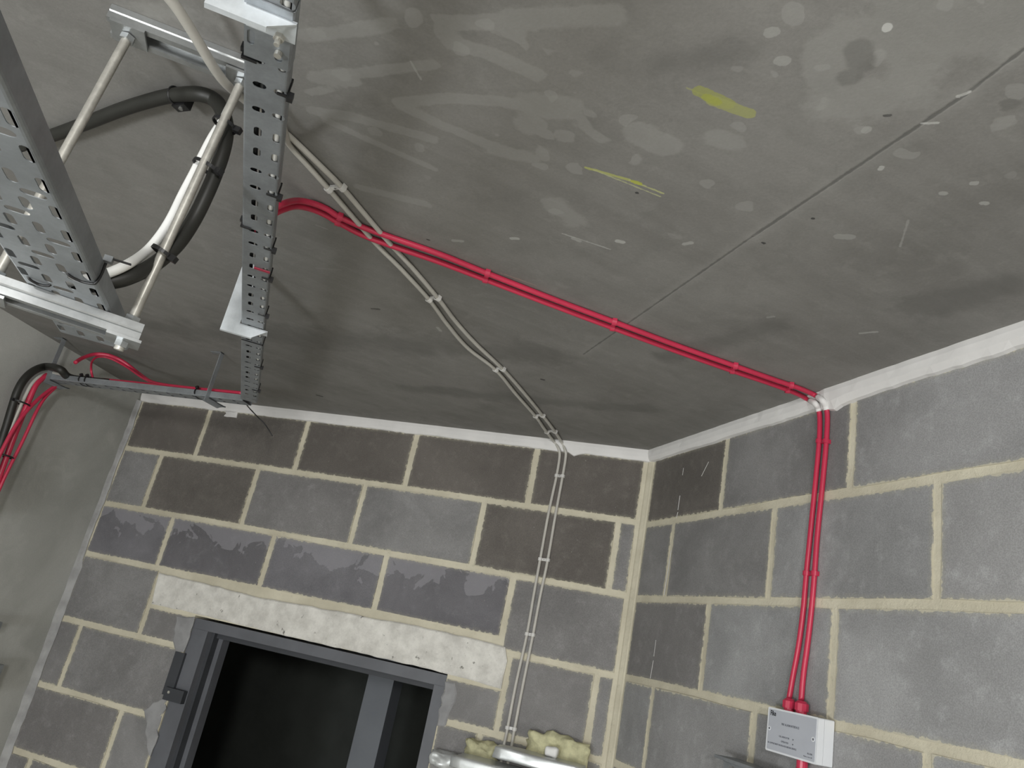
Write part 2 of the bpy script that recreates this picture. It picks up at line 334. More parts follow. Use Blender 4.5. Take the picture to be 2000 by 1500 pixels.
gx, gy = np.meshgrid(np.linspace(x0, x1, nx), np.linspace(y0, y1, ny)); gx = gx.ravel(); gy = gy.ravel()
def field(L):
    out = np.full(gx.shape, -1.0)
    for pts, r, k in L:
        q = [cp(*a) for a in pts]
        for a, e in zip(q[:-1], q[1:]):
            dx, dy = e[0]-a[0], e[1]-a[1]; t = np.clip(((gx-a[0])*dx+(gy-a[1])*dy)/(dx*dx+dy*dy+1e-12), 0, 1)
            dd = np.hypot(gx-a[0]-t*dx, gy-a[1]-t*dy); out = np.maximum(out, np.clip(k*(1-dd/r), -1, 1))
    return out
me = bpy.data.meshes.new('ceiling')
V = np.stack([gx, gy, np.full(gx.shape, ZC)], 1); ii = np.arange(nx*ny).reshape(ny, nx)
Q = np.stack([ii[:-1, :-1], ii[1:, :-1], ii[1:, 1:], ii[:-1, 1:]], -1).reshape(-1, 4)
b0 = len(V)      # the slab body: surrounding soffit and top
ext = [(-3.2, -6.2), (2.6+1.6, -6.2), (4.2, .35), (-3.2, .35)]
V2 = np.array([[x0, y0, ZC], [x1, y0, ZC], [x1, y1, ZC], [x0, y1, ZC]]+[[a, c_, ZC] for a, c_ in ext]+[[a, c_, ZC+.2] for a, c_ in ext])
faces = Q.tolist()+[[b0+0, b0+4, b0+5, b0+1], [b0+1, b0+5, b0+6, b0+2], [b0+2, b0+6, b0+7, b0+3], [b0+3, b0+7, b0+4, b0+0],
        [b0+8, b0+9, b0+10, b0+11], [b0+4, b0+8, b0+11, b0+7], [b0+4, b0+5, b0+9, b0+8], [b0+5, b0+6, b0+10, b0+9], [b0+6, b0+7, b0+11, b0+10]]
me.from_pydata(np.vstack([V, V2]).tolist(), [], faces); me.update()
rn = ((gx > -1.2)).astype(float)
dxy = np.array(cp(1330, 190)); reg = 1-np.hypot((gx-dxy[0])/.62, (gy-dxy[1])/.42)
for nm, arr in (('wash', field(STROKES)), ('dark_patch', field(DARK_PATCHES)), ('droplet', np.clip(reg, -1, 1))):
    a = me.attributes.new(nm, 'FLOAT', 'POINT'); a.data.foreach_set('value', np.concatenate([arr, np.full(len(V2), -1.)]).astype(np.float32))
struct(link('ceiling', me, M['ceiling']))
struct(MB().box((.4, -2.8, -.05), ((1, 0, 0), (0, 1, 0), (0, 0, 1)), (3.8, 3.4, .05)).build('floor', M['floor']))

# door opening in the back wall
DX0, DX1, DZ = -1.500, -0.532, 2.112
wb = MB(); X3 = ((1, 0, 0), (0, 1, 0), (0, 0, 1))
def bx(mb, a, c_): a = np.array(a, float); c_ = np.array(c_, float); return mb.box((a+c_)/2, X3, np.abs(c_-a)/2)
bx(wb, (-LW-.02, 0, 0), (DX0, .14, ZC)); bx(wb, (DX1, 0, 0), (0.02, .14, ZC)); bx(wb, (DX0, 0, DZ), (DX1, .14, ZC))
wall_back = struct(wb.build('wall_back', M['mortar']))
wr = MB().prism([RN*0+RD*-.05, RD*4.2, RD*4.2-RN*.14, RD*-.05-RN*.14], (0, 0, ZC)); wall_right = struct(wr.build('wall_right', M['mortar']))
wl = MB().prism([LP, LP+LD*4.8, LP+LD*4.8-LN*.14, LP-LN*.14+np.array([0, .1, 0])], (0, 0, ZC)); wall_left = struct(wl.build('wall_left', M['lwall']))
wf = MB(); bx(wf, (-3, -5.3, 0), (4, -5.15, ZC)); struct(wf.build('wall_front', M['lwall']))

def block(wall, u0, u1, z0, z1, side, mat):
    """one block, proud of the joints by 3 mm; u runs left to right along the wall"""
    j = .0095; u0 += j; u1 -= j; z0 += j; z1 -= j
    if u1-u0 < .012 or z1-z0 < .012: return
    hw, hh = (u1-u0)/2, (z1-z0)/2; pts = []
    nu = 4 if hw > .1 else 2
    for i in range(nu): pts.append((-hw+2*hw*i/nu, -hh))
    for i in range(3): pts.append((hw, -hh+2*hh*i/3))
    for i in range(nu): pts.append((hw-2*hw*i/nu, hh))
    for i in range(3): pts.append((-hw, hh-2*hh*i/3))
    pts = [(a+random.uniform(-.0022, .0022), c_+random.uniform(-.0022, .0022)) for a, c_ in pts]
    n = len(pts); pr = random.uniform(.002, .0038)
    V = [(a, -pr, c_) for a, c_ in pts]+[(a, .002, c_) for a, c_ in pts]
    Fc = [tuple(range(n))]+[(i, (i+1) % n, n+(i+1) % n, n+i) for i in range(n)]
    o = mesh('block', V, Fc, M[mat]); o.parent = wall
    uc, zc = (u0+u1)/2, (z0+z1)/2
    if side == 'b': o.location = (uc, 0, zc)
    else:
        c3 = RD*uc; o.location = (c3[0], c3[1], zc); o.rotation_euler = (0, 0, math.atan2(RD[1], RD[0]))
    o['half_width'] = hw; o['half_height'] = hh
# bed joints and upright joints measured on the walls
Z1, Z2, Z3, Z4 = 2.661, 2.436, 2.205, 1.976
Z3L, Z4L, Z5L, Z6L, Z7L = 2.240, 2.001, 1.772, 1.552, 1.327
CL, CR = -LW+.012, -.016
def row(perps, z0, z1, lo, hi, mat, wall=wall_back, side='b'):
    e = [lo]+sorted(q for q in perps if lo+.02 < q < hi-.02)+[hi]
    for i in range(len(e)-1): block(wall, e[i], e[i+1], z0, z1, side, mat(i, e[i]) if callable(mat) else mat)
row([-.383-.4485*k for k in range(4)], Z1, 2.868, CL, CR, 'block_brown')
row([-.078-.4510*k for k in range(5)], Z2, Z1, CL, CR, lambda i, u: 'block_brown' if i in (1, 4) else 'block')
row([-.382-.4490*k for k in range(4)], Z3L, Z2, CL, -.382, 'block_splash')
row([], Z3, Z2, -.382, CR, 'block')
row([-1.705], Z4L, Z3L, CL, -1.705, 'block'); block(wall_back, -1.705, DX0+.006, Z4L, 2.112, 'b', 'block')
row([-1.964], Z5L, Z4L, CL, DX0+.006, 'block'); row([-1.667], Z6L, Z5L, CL, DX0+.006, 'block')
row([-1.969], Z7L, Z6L, CL, DX0+.006, 'block'); row([-1.667], 1.10, Z7L, CL, DX0+.006, 'block')
block(wall_back, -.532-.006, -.345, Z4, 2.104, 'b', 'block'); row([-.074], Z4, Z3, -.345, CR, 'block')
row([-.392, -.074], Z4-.225, Z4, DX1-.006, CR, 'block'); row([-.300, -.074], Z4-.45, Z4-.225, DX1-.006, CR, 'block'); row([-.392], Z4-.675, Z4-.45, DX1-.006, CR, 'block')
RH = 3.9  # upper rows darken towards the corner: block variation plus painted light falloff
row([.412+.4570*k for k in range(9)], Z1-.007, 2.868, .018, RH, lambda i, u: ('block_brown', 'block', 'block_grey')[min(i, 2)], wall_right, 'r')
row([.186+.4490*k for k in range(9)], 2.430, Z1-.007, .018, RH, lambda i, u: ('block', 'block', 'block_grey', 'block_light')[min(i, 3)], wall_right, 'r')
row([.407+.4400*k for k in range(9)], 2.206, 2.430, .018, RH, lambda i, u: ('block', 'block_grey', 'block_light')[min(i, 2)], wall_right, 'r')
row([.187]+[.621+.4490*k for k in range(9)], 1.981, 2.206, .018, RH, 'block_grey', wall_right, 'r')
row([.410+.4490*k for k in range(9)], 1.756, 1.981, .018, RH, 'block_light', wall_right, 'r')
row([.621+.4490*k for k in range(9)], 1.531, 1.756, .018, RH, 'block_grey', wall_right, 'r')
# upright mortar band in the corner
q = MB().prism([(-.013, 0, .9), (-.009, -.004, .9), (.001, -.009, .9), tuple(RD*.012+RN*.003+np.array([0, 0, .9])), tuple(RD*.016+np.array([0, 0, .9]))], (0, 0, ZC-.92))
o = q.build('corner_pointing', M['mortar'], wall_back)
# pencil/crayon scratches on the right wall near the corner: thin chalk lines
def chalk(pts, w_, k):
    mb = MB()
    for a, e in zip(pts[:-1], pts[1:]):
        A = onr(*a, .0045); B = onr(*e, .0045); t = (B-A)/np.linalg.norm(B-A); mb.box((A+B)/2, (t, np.cross(t, RN), RN), (np.linalg.norm(B-A)/2, w_, .0004))
    return mb.build('chalk_mark', M['trim'], wall_right)
chalk([(1328, 968), (1324, 996)], .0011, 0); chalk([(1324, 1000), (1321, 1012)], .0008, 0); chalk([(1335, 914), (1333, 928)], .0006, 0)
chalk([(1311, 1075), (1297, 1162)], .0013, 0); chalk([(1384, 902), (1370, 930)], .0006, 0); chalk([(1276, 1290), (1270, 1325)], .0008, 0); chalk([(1281, 1250), (1277, 1282)], .0006, 0)
# lintel
lp = [(-1.706, 2.226), (-1.50, 2.222), (-1.279, 2.214), (-.860, 2.224), (-.60, 2.228), (-.366, 2.222), (-.352, 2.18), (-.353, 2.100), (-.44, 2.108), (-.557, 2.109), (-.869, 2.112), (-1.247, 2.114), (-1.50, 2.117), (-1.692, 2.116), (-1.70, 2.17)]
def rough_plate(name, poly, yb, yf, mat, parent, amp=.002, sub=.03):
    P_ = []
    for a, e in zip(poly, poly[1:]+poly[:1]):
        L = math.hypot(e[0]-a[0], e[1]-a[1]); k = max(1, int(L/sub))
        for i in range(k): P_.append((a[0]+(e[0]-a[0])*i/k+random.uniform(-amp, amp), a[1]+(e[1]-a[1])*i/k+random.uniform(-amp, amp)))
    cx = sum(q[0] for q in P_)/len(P_); cz = sum(q[1] for q in P_)/len(P_); n = len(P_)
    V = [(x, yb, z) for x, z in P_]+[(x, yf+.003, z) for x, z in P_]+[(x-(.004 if x > cx else -.004), yf, z-(.004 if z > cz else -.004)) for x, z in P_]
    Fc = [(i, (i+1) % n, n+(i+1) % n, n+i) for i in range(n)]+[(n+i, n+(i+1) % n, 2*n+(i+1) % n, 2*n+i) for i in range(n)]+[tuple(range(2*n, 3*n))]
    return mesh(name, V, Fc, mat, parent)
rough_plate('lintel', lp, .13, -.008, M['lintel'], wall_back)
# plaster smears: left corner fillet and round the door frame
V = []; Fc = []; K = 70
for i in range(K+1):
    z = .9+(2.86-.9)*i/K; a = .017+.002*math.sin(i*.7)+random.uniform(-.002, .002)+(.012 if z < 2.2 else 0); c_ = .020+random.uniform(-.003, .003)
    V += [LP+LD*c_+LN*.0005+np.array([0, 0, z]), LP+LD*c_*.45+LN*(.0035+a*.30)+np.array([0, 0, z]), LP+np.array([a, -.0042, z])]
for i in range(K): Fc += [(3*i, 3*i+1, 3*i+4, 3*i+3), (3*i+1, 3*i+2, 3*i+5, 3*i+4)]
mesh('corner_fillet', V, Fc, M['smear'], wall_left)
rough_plate('plaster_smear', [(-1.575, 2.10), (-1.50, 2.108), (-1.496, 1.99), (-1.53, 1.985), (-1.56, 2.02)], .001, -.0052, M['patch'], wall_back, .005, .02)
rough_plate('plaster_smear', [(-.534, 2.085), (-.505, 2.09), (-.487, 2.06), (-.500, 2.00), (-.507, 1.965), (-.534, 1.96)], .001, -.0052, M['patch'], wall_back, .004, .02)
rough_plate('plaster_smear', [(-1.585, 1.79), (-1.50, 1.845), (-1.496, 1.66), (-1.535, 1.70), (-1.56, 1.76)], .001, -.0052, M['patch'], wall_back, .006, .02)

# ------------------------------------------------------------------ white mastic bead between walls and ceiling
def bead(name, A, t, nrm, L, out, drop, bulge=None, s0=0.):
    K = max(4, int(L/.02)); V = []; Fc = []; m_ = 6
    for i in range(K+1):
        s = s0+(L-s0)*i/K; o_ = np.array(A)+t*s; jb = random.uniform(-.0012, .0012)+.0012*math.sin(s*23); jo = random.uniform(-.0008, .0008)
        eb, eo = bulge(s) if bulge else (0, 0)
        prof = [(-.001, drop+jb+eb), (out*.55, drop*.93+jb+eb), (out*.85+eo, drop*.66+eb*.5), (out+jo+eo, drop*.30), (out*.98+jo+eo, -.001), (-.001, -.001)]
        V += [o_+nrm*a+np.array([0, 0, ZC-c_]) for a, c_ in prof]
    for i in range(K):
        for j in range(m_): Fc.append((i*m_+j, i*m_+(j+1) % m_, (i+1)*m_+(j+1) % m_, (i+1)*m_+j))
    Fc += [tuple(range(m_)), tuple(K*m_+j for j in range(m_))]
    return struct(mesh(name, V, Fc, M['trim'], None, False))
ux = -ony(1110, 885)[0]
def bb(s):
    u = s; e = .012*math.exp(-((u-(ux-.015))/.018)**2)*(1 if u < ux else .4)
    return e, 0
bead('trim_1', (0.004, 0, 0), np.array([-1., 0, 0]), np.array([0, -1., 0]), LW-.005, .0125, .038, bb)
ur = RD @ onr(1608, 790)
def br(s): return .010*math.exp(-((s-ur-.045)/.03)**2)+.004*(1 if s > ur else 0)*math.exp(-(s-ur)/.3), .004*(1 if s > ur+.01 else 0)
bead('trim_2', RD*0.0, RD, RN, 3.6, .020, .038, br)
t1 = bpy.data.objects['trim_1']
rough_plate('mastic_lump', [(-1.66, 2.860), (-1.60, 2.862), (-1.595, 2.838), (-1.655, 2.836), (-1.648, 2.847)], .001, -.010, M['trim'], t1, .002, .015)

# ------------------------------------------------------------------ door frame and the dark room behind
door = struct(empty('door_1', (DX0, 0, 0)))
def fr(name, a, c_, mat): mb = MB(); bx(mb, a, c_); return mb.build(name, M[mat], door)
fr('head', (DX0+.002, .004, 2.070), (DX1-.002, .10, 2.104), 'frame'); fr('head_stop', (DX0+.05, .045, 2.052), (DX1-.04, .10, 2.070), 'frame_dark')
fr('jamb', (DX0+.002, .004, 0), (-1.432, .10, 2.0705), 'frame'); fr('jamb', (-.570, .004, 0), (DX1-.002, .10, 2.0705), 'frame')
fr('rebate', (-1.432, .030, 0), (-1.420, .10, 2.0695), 'frame_dark'); fr('door_stop', (-1.420, .060, 0), (-1.402, .10, 2.051), 'frame')
fr('rebate', (-.584, .050, 0), (-.570, .10, 2.0695), 'frame_dark')
fr('architrave', (-1.528, -.0065, 1.845), (DX0+.012, .004, 1.985), 'frame_dark')
mb = MB(); bx(mb, (-1.512, -.016, 1.832), (-1.436, .004, 1.872)); o = mb.build('latch_plate', M['frame_dark'], door); o['label'] = 'dark steel latch plate'
MB().cyl((-1.494, -.0155, 1.858), (-1.494, -.019, 1.858), .0045, 10).build('screw', M['zinc'], door)
adopt(door)
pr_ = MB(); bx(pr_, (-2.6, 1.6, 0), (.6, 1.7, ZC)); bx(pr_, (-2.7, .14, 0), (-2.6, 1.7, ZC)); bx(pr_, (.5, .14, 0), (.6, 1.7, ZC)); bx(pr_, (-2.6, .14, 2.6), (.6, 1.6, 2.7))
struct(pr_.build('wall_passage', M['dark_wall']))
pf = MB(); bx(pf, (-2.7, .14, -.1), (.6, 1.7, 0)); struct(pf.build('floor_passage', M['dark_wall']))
cm = MB(); bx(cm, (-1.172, .80, 0), (-1.052, .84, 2.59)); bx(cm, (-1.172, .84, 0), (-1.162, .90, 2.59)); bx(cm, (-1.062, .84, 0), (-1.052, .90, 2.59))
o = tag(cm.build('steel_post', M['column']), 'upright grey steel post standing in the dark room beyond the doorway', 'post')

# ------------------------------------------------------------------ perforated trays
def slot(L, w_, ang=0, k=5):
    r = w_/2; a = L/2-r; P_ = []
    for i in range(k+1): t = -math.pi/2+math.pi*i/k; P_.append((a+r*math.cos(t), r*math.sin(t)))
    for i in range(k+1): t = math.pi/2+math.pi*i/k; P_.append((-a+r*math.cos(t), r*math.sin(t)))
    c_, s_ = math.cos(ang), math.sin(ang); return [(x*c_-y*s_, x*s_+y*c_) for x, y in P_]
def plate2d(outer, holes, th):
    """flat sheet with punched holes, as a mesh in local xy"""
    cu = bpy.data.curves.new('tmp', 'CURVE'); cu.dimensions = '2D'; cu.fill_mode = 'BOTH'; cu.extrude = th/2
    for lp_ in [outer]+holes:
        sp_ = cu.splines.new('POLY'); sp_.points.add(len(lp_)-1); sp_.use_cyclic_u = True
        for i, (x, y) in enumerate(lp_): sp_.points[i].co = (x, y, 0, 1)
    ob = bpy.data.objects.new('tmp', cu); COL.objects.link(ob); bpy.context.view_layer.update()
    me_ = bpy.data.meshes.new_from_object(ob.evaluated_get(bpy.context.evaluated_depsgraph_get()))
    bpy.data.objects.remove(ob); bpy.data.curves.remove(cu)
    return me_
def xform(me_, O, ex, ey, ez):
    O, ex, ey, ez = [np.array(q, float) for q in (O, ex, ey, ez)]
    n = len(me_.vertices); co = np.empty(n*3, np.float32); me_.vertices.foreach_get('co', co); co = co.reshape(-1, 3)
    me_.vertices.foreach_set('co', (O+co[:, :1]*ex+co[:, 1:2]*ey+co[:, 2:]*ez).astype(np.float32).ravel()); me_.update()
def sheet(name, outer, holes, th, O, ex, ey, ez, m_, parent):
    me_ = plate2d(outer, holes, th); xform(me_, O, ex, ey, ez); me_.name = name; me_.materials.clear(); return link(name, me_, m_, parent)
def tray(name, O, along, across, L, wd, fh, cols, m_, th=.0008, r=.004, fl_holes=True):
    """bottom with slots, rolled corners and two upstanding flanges. O = start of the centre line, underside"""
    O, along, across = [np.array(q, float) for q in (O, along, across)]; up = np.array([0, 0, 1.])
    root = empty(name, O); hw = wd/2-r; holes = []
    for off, kind, pitch, ph in cols:
        i = 0
        while True:
            x = ph+pitch*i; i += 1
            if x > L-.012: break
            if x < .012: continue
            lw = {'L': (.0245, .0088, 0), 'A': (.0225, .0115, math.pi/2), 'l': (.0200, .0095, 0), 'a': (.0155, .0100, math.pi/2)}[kind]
            holes.append([(x+a, off+c_) for a, c_ in slot(*lw)])
    sheet('base_plate', [(0, -hw), (L, -hw), (L, hw), (0, hw)], holes, th, O+up*th/2, along, across, up, m_, root)
    for s in (-1, 1):
        prof = [(hw, 0), (hw+r*.5, r*.13), (hw+r*.87, r*.5), (hw+r, r), (hw+r, fh-.001), (hw+r-.003, fh), (hw+r-.003, fh-.001), (hw+r-th, fh-.003), (hw+r-th, r+.0004), (hw+r*.87-th*.8, r*.5+th*.6), (hw+r*.5-th*.4, r*.13+th), (hw, th)]
        poly = [O+across*s*a+up*c_ for a, c_ in prof]
        mb = MB(); n = len(poly); e = along*L
        V = [*poly, *[q+e for q in poly]]; Fc = [(i, (i+1) % n, n+(i+1) % n, n+i) for i in range(n)]
        mb.add(V, Fc).build('flange', m_, root, False)
    return root
# large tray: 90 mm wide, lying on the lower channel
bigc = [(s*.0375, 'L', .0498, p_) for s, p_ in ((1, .0225), (-1, .0225))]+[(s*.0125, 'L', .0498, .0225-.0005) for s in (1, -1)]+[(.025, 'A', .0995, .0485), (-.025, 'A', .0995, .0485), (0, 'A', .0995, -.001)]
d_end, d_beg = -.968, -2.15
zt = 2.5055
bigc = [(o_, k_, p_, (h_ % p_)) for o_, k_, p_, h_ in bigc]
# slot phase is counted from the far end, where the end of the tray was measured
big = tray('cable_tray', W(-1.392, d_end, zt), -DV, NV, d_end-d_beg, .090, .026, bigc, M['galv'])
tag(big, 'wide galvanised perforated cable tray hung on threaded rods at the left', 'cable tray')
# small tray along the ceiling: 48 mm
dB, dE = -2.1, .205; Ls = dE-dB; base = -1.328-dB
smc = []
for s, o_ in ((-1, -1.2447), (1, -1.2215)):
    for k_, kk in (('a', 0), ('a', 1), ('l', 2), ('l', 3)):
        smc.append((o_+1.2385, k_, .0468*4, (base+.0468*kk) % (.0468*4)))
small = tray('cable_tray', W(-1.2385, dB, 2.7495), DV, NV, Ls, .048, .020, smc, M['galv_dark'], r=.003)
tag(small, 'narrow galvanised perforated cable tray running under the ceiling to the back wall', 'cable tray')
bt0, bt1 = -1.955, -1.155
btc = [(o_, 'a', .05, .012) for o_ in (-.012, .012)]
back = tray('cable_tray', (bt0, -.523, 2.7505), (1, 0, 0), (0, 1, 0), bt1-bt0, .046, .020, btc, M['galv_dark'], r=.003)
tag(back, 'short narrow cable tray carrying red cables along the top of the back wall', 'cable tray')
# coupler plate bolted under the small tray
cp_ = empty('tray_coupler', W(-1.2385, -1.42, 2.748)); tag(cp_, 'bolted steel coupling plate wrapped under the narrow tray near the top bracket', 'coupler')
hol = [[(x+a, y+c_) for a, c_ in slot(*lw)] for x, y, lw in ((-.032, -.0165, (.022, .0075, 0)), (-.020, .0125, (.020, .0080, 0)), (-.052, .0125, (.014, .010, 0)))]
sheet('plate', [(-.09, -.0232), (0, -.0232), (0, .0232), (-.09, .0232)], hol, .0012, W(-1.2385, -1.3725, 2.7482), DV, NV, (0, 0, 1), M['galv'], cp_)
mb = MB(); a = W(-1.2385, -1.3725, 2.7482)
mb.prism([a+NV*.0232, a+NV*.0252+np.array([0, 0, .002]), a+NV*.0252+np.array([0, 0, .019]), a+NV*.0245+np.array([0, 0, .019]), a+NV*.0243+np.array([0, 0, .002]), a+NV*.0232+np.array([0, 0, .001])], -DV*.09)
mb.build('side_lip', M['galv'], cp_)
a = W(-1.2385+.0125, -1.425, 2.7475); bo = MB().cyl(a, a-np.array([0, 0, .006]), .0058, 6).cyl(a-np.array([0, 0, .006]), a-np.array([0, 0, .013]), .003, 10).build('bolt', M['zinc'], cp_)
a = W(-1.2385+.0125, -1.398, 2.7475); MB().cyl(a, a-np.array([0, 0, .005]), .0042, 12).build('bolt', M['zinc'], cp_)
adopt(cp_)
for r_ in (big, small, back): adopt(r_)

# ------------------------------------------------------------------ hanging brackets
def hbracket(O, across, along, n_out, n_in, zb, label, m_, ch=.022, legw=.034, mirror=1, tw=.05):
    """flat L-shaped hanger: leg from the ceiling outside the tray and an arm under it, 2 mm plate with a folded foot"""
    O, across, along = [np.array(q, float) for q in (O, across, along)]
    root = empty('tray_bracket', O+across*n_out+np.array([0, 0, ZC])); tag(root, label, 'bracket', 'plate brackets hanging from the ceiling')
    za = 2.7485; mid_ = n_out+(n_in-n_out)*.70
    def q(n_, z): return O+across*n_+np.array([0, 0, z])
    s = 1 if n_in > n_out else -1
    leg = [q(n_out, ZC-.001), q(n_out, zb), q(mid_, zb), q(n_in, zb+ch*.5), q(n_in, za), q(n_out+s*legw, za), q(n_out+s*legw, ZC-.001)]
    MB().prism(leg, along*.0022).build('hanger_plate', m_, root)
    MB().prism([q(n_out+s*legw, za-.0006), q(n_in, za-.0006), q(n_in, za-.0022), q(n_out+s*legw, za-.0022)], along*.03).build('tray_support', m_, root)
    MB().prism([q(n_out, ZC-.001), q(n_out+s*legw, ZC-.001), q(n_out+s*legw, ZC-.003), q(n_out, ZC-.003)], along*.04).build('ceiling_flange', m_, root)
    MB().prism([q(n_out, zb), q(mid_, zb), q(mid_, zb-.0012), q(n_out, zb-.0012)], along*.006+np.array([0, 0, -.001])).build('folded_edge', m_, root)
    adopt(root); return root
hbracket(DV*-1.451, NV, DV, -1.2935, -1.2105, 2.731, 'large bright plate bracket under the narrow tray at the top of the photo', M['bracket'], .03)
hbracket(DV*-.4907, NV, DV, -1.2985, -1.206, 2.725, 'pale plate bracket halfway along the narrow tray, beside the red tape', M['bracket'], .045)
for x_, lab in ((-1.276, 'grey plate bracket on the back tray just left of the narrow tray end'), (-1.925, 'grey plate bracket on the back tray at the left, below the hung channel')):
    hbracket(np.array([x_, 0, 0]), (0, 1, 0), (-1, 0, 0), -.562, -.462, 2.735, lab, M['galv_dark'], .03, .016)  # duller sheet than the other brackets: shade on these faces put into colour

# ------------------------------------------------------------------ channel, rods, plates and nuts
def channel(name, A, B, side, z_top, openz, label, wd=.041, ht=.021):
    """C channel with its mouth down; A,B = ends of the near top edge; side = direction to the far edge"""
    A, B, side = [np.array(q, float) for q in (A, B, side)]; up = np.array([0, 0, 1.]); t = .0024
    prof = [(0, 0), (0, -ht*.42), (.0012, -ht*.5), (0, -ht*.58), (0, -ht), (.0095, -ht), (.0095, -ht+.006), (.0073, -ht+.006), (.0073, -ht+t), (t, -ht+t), (t, -t), (wd-t, -t), (wd-t, -ht+t), (wd-.0073, -ht+t), (wd-.0073, -ht+.006), (wd-.0095, -ht+.006), (wd-.0095, -ht), (wd, -ht), (wd, 0)]
    mb = MB(); poly = [A+side*a+up*c_ for a, c_ in prof]; n = len(poly); e = B-A
    V = [*poly, *[q+e for q in poly]]; Fc = [(i, (i+1) % n, n+(i+1) % n, n+i) for i in range(n)]
    caps = [(0, 4, 9, 10), (4, 5, 8, 9), (5, 6, 7, 8), (0, 10, 11, 18), (18, 11, 12, 17), (17, 12, 13, 16), (16, 13, 14, 15)]
    for c_ in caps: Fc += [c_, tuple(n+i for i in c_)]
    return tag(mb.add(V, Fc).build(name, M['strut']), label, 'channel')
channel('support_channel', W(-1.4735, -1.168, ZC-.0005), W(-1.262, -1.168, ZC-.0005), DV, 0, 0, 'bright steel channel fixed to the ceiling above the threaded rods')
sA, sB = W(-1.535, -1.1697, 2.505), W(-1.3066, -1.1225, 2.505); sd = (sB-sA)/np.linalg.norm(sB-sA); sside = np.cross((0, 0, 1), sd)
channel('support_channel', sA, sB, sside, 0, 0, 'shiny hung steel channel carrying the wide cable tray')
def rod(n0, d0, z0, n1, d1, z1, lab):
    a = W(n0, d0, z0); b_ = W(n1, d1, z1); t = (a-b_)/np.linalg.norm(a-b_)
    bot = b_-t*((b_[2]-2.468)); L = np.linalg.norm(a-bot)
    root = empty('threaded_rod', a); tag(root, lab, 'rod', 'threaded rods holding up the hung channel')
    k = int(L/.00078); P_ = [bot+t*L*i/k for i in range(k+1)]; r_ = [.0062 if i % 2 else .0054 for i in range(k+1)]
    V, Fc = tubemesh(P_, r_, 12); o_ = mesh('shaft', V, Fc, M['zinc'], root, True)
    def nut(c_, up_=1, r_=.0095): MB().cyl(c_, c_+t*.0075*up_, r_, 6, ref=sd).build('nut', M['strut'], root)
    def pl(c_, h_=.020, dd=DV, nn=NV): MB().box(c_, (nn, dd, (0, 0, 1)), (h_, .0195, .0018)).build('square_washer', M['strut'], root)
    up = np.array([0, 0, 1.]); top = a+t*((ZC-.0235-a[2])); pl(top-up*.001, .0215); nut(top-t*.0035, -1)
    nut(b_+t*(2.5062-b_[2])/t[2]); low = b_+t*(2.4815-b_[2])/t[2]; pl(low, .020, sside, sd); nut(low-t*.0012, -1, .0082)
    adopt(root); return root, a, b_, t
R1 = rod(-1.300, -1.1465, 2.868, -1.3245, -1.1120, 2.5065, 'right threaded rod, with the white and dark cables tied to it')
R2 = rod(-1.4465, -1.1505, 2.868, -1.4720, -1.1340, 2.5065, 'left bare threaded rod partly hidden by the wide tray')

# ------------------------------------------------------------------ cables
def zl(pts): return [onz(x, y, z) for x, y, z in pts]
tag(
    tube('flexible_conduit', zl([(40, 285, 2.882), (110, 262, 2.881), (170, 240, 2.88), (240, 213, 2.88), (310, 192, 2.879), (350, 185, 2.877), (390, 184, 2.87), (420, 196, 2.866), (436, 222, 2.839), (442, 255, 2.809), (437, 290, 2.779), (424, 330, 2.747), (404, 378, 2.709), (378, 430, 2.669), (345, 478, 2.626), (300, 517, 2.587), (250, 542, 2.556), (200, 553, 2.54), (150, 560, 2.532)]), [.0108]*60+[.0108-.001*i/20 for i in range(20)]+[.0098]*200, M['conduit'], k=14),
    'thick dark grey sheathed cable crossing the ceiling and curving down into the wide tray', 'cable')
tag(tube('power_cable', zl([(448, 212, 2.836), (436, 235, 2.824), (415, 268, 2.792), (398, 300, 2.764), (378, 340, 2.73), (356, 382, 2.696), (335, 425, 2.662), (313, 460, 2.634), (285, 492, 2.605), (250, 516, 2.569), (212, 533, 2.549), (170, 545, 2.534), (120, 552, 2.528)]), .0062, M['white_cable'], k=12),
    'bright white cable tied to the right threaded rod and bending into the wide tray', 'cable')
tag(tube('power_cable', zl([(322, -14, 2.848), (350, 22, 2.849), (384, 76, 2.851), (415, 128, 2.853), (440, 162, 2.862), (470, 188, 2.878), (510, 220, 2.888), (548, 252, 2.889)]+[(x, y, 2.8895) for x, y in ((572, 272), (620, 318), (668, 366), (714, 420), (760, 474), (806, 524), (855, 582), (890, 628), (930, 672), (982, 721), (1024, 768), (1060, 812))]) +
    [onz(1080, 838, 2.888), ony(1096, 862, .020), ony(1104, 880, .013), ony(1105, 892, .008)] + [ony(x, y, .0075) for x, y in ((1099, 930), (1086, 1000), (1070, 1093), (1055, 1165), (1041, 1240), (1022, 1335), (1005, 1424), (998, 1462), (990, 1500))], [.0066]*40+[.0066-.0019*i/24 for i in range(24)]+[.0047]*300, M['cream'], k=10),
    'right-hand cable of the pale pair clipped across the ceiling and down the back wall', 'cable', 'pair of pale grey cables')
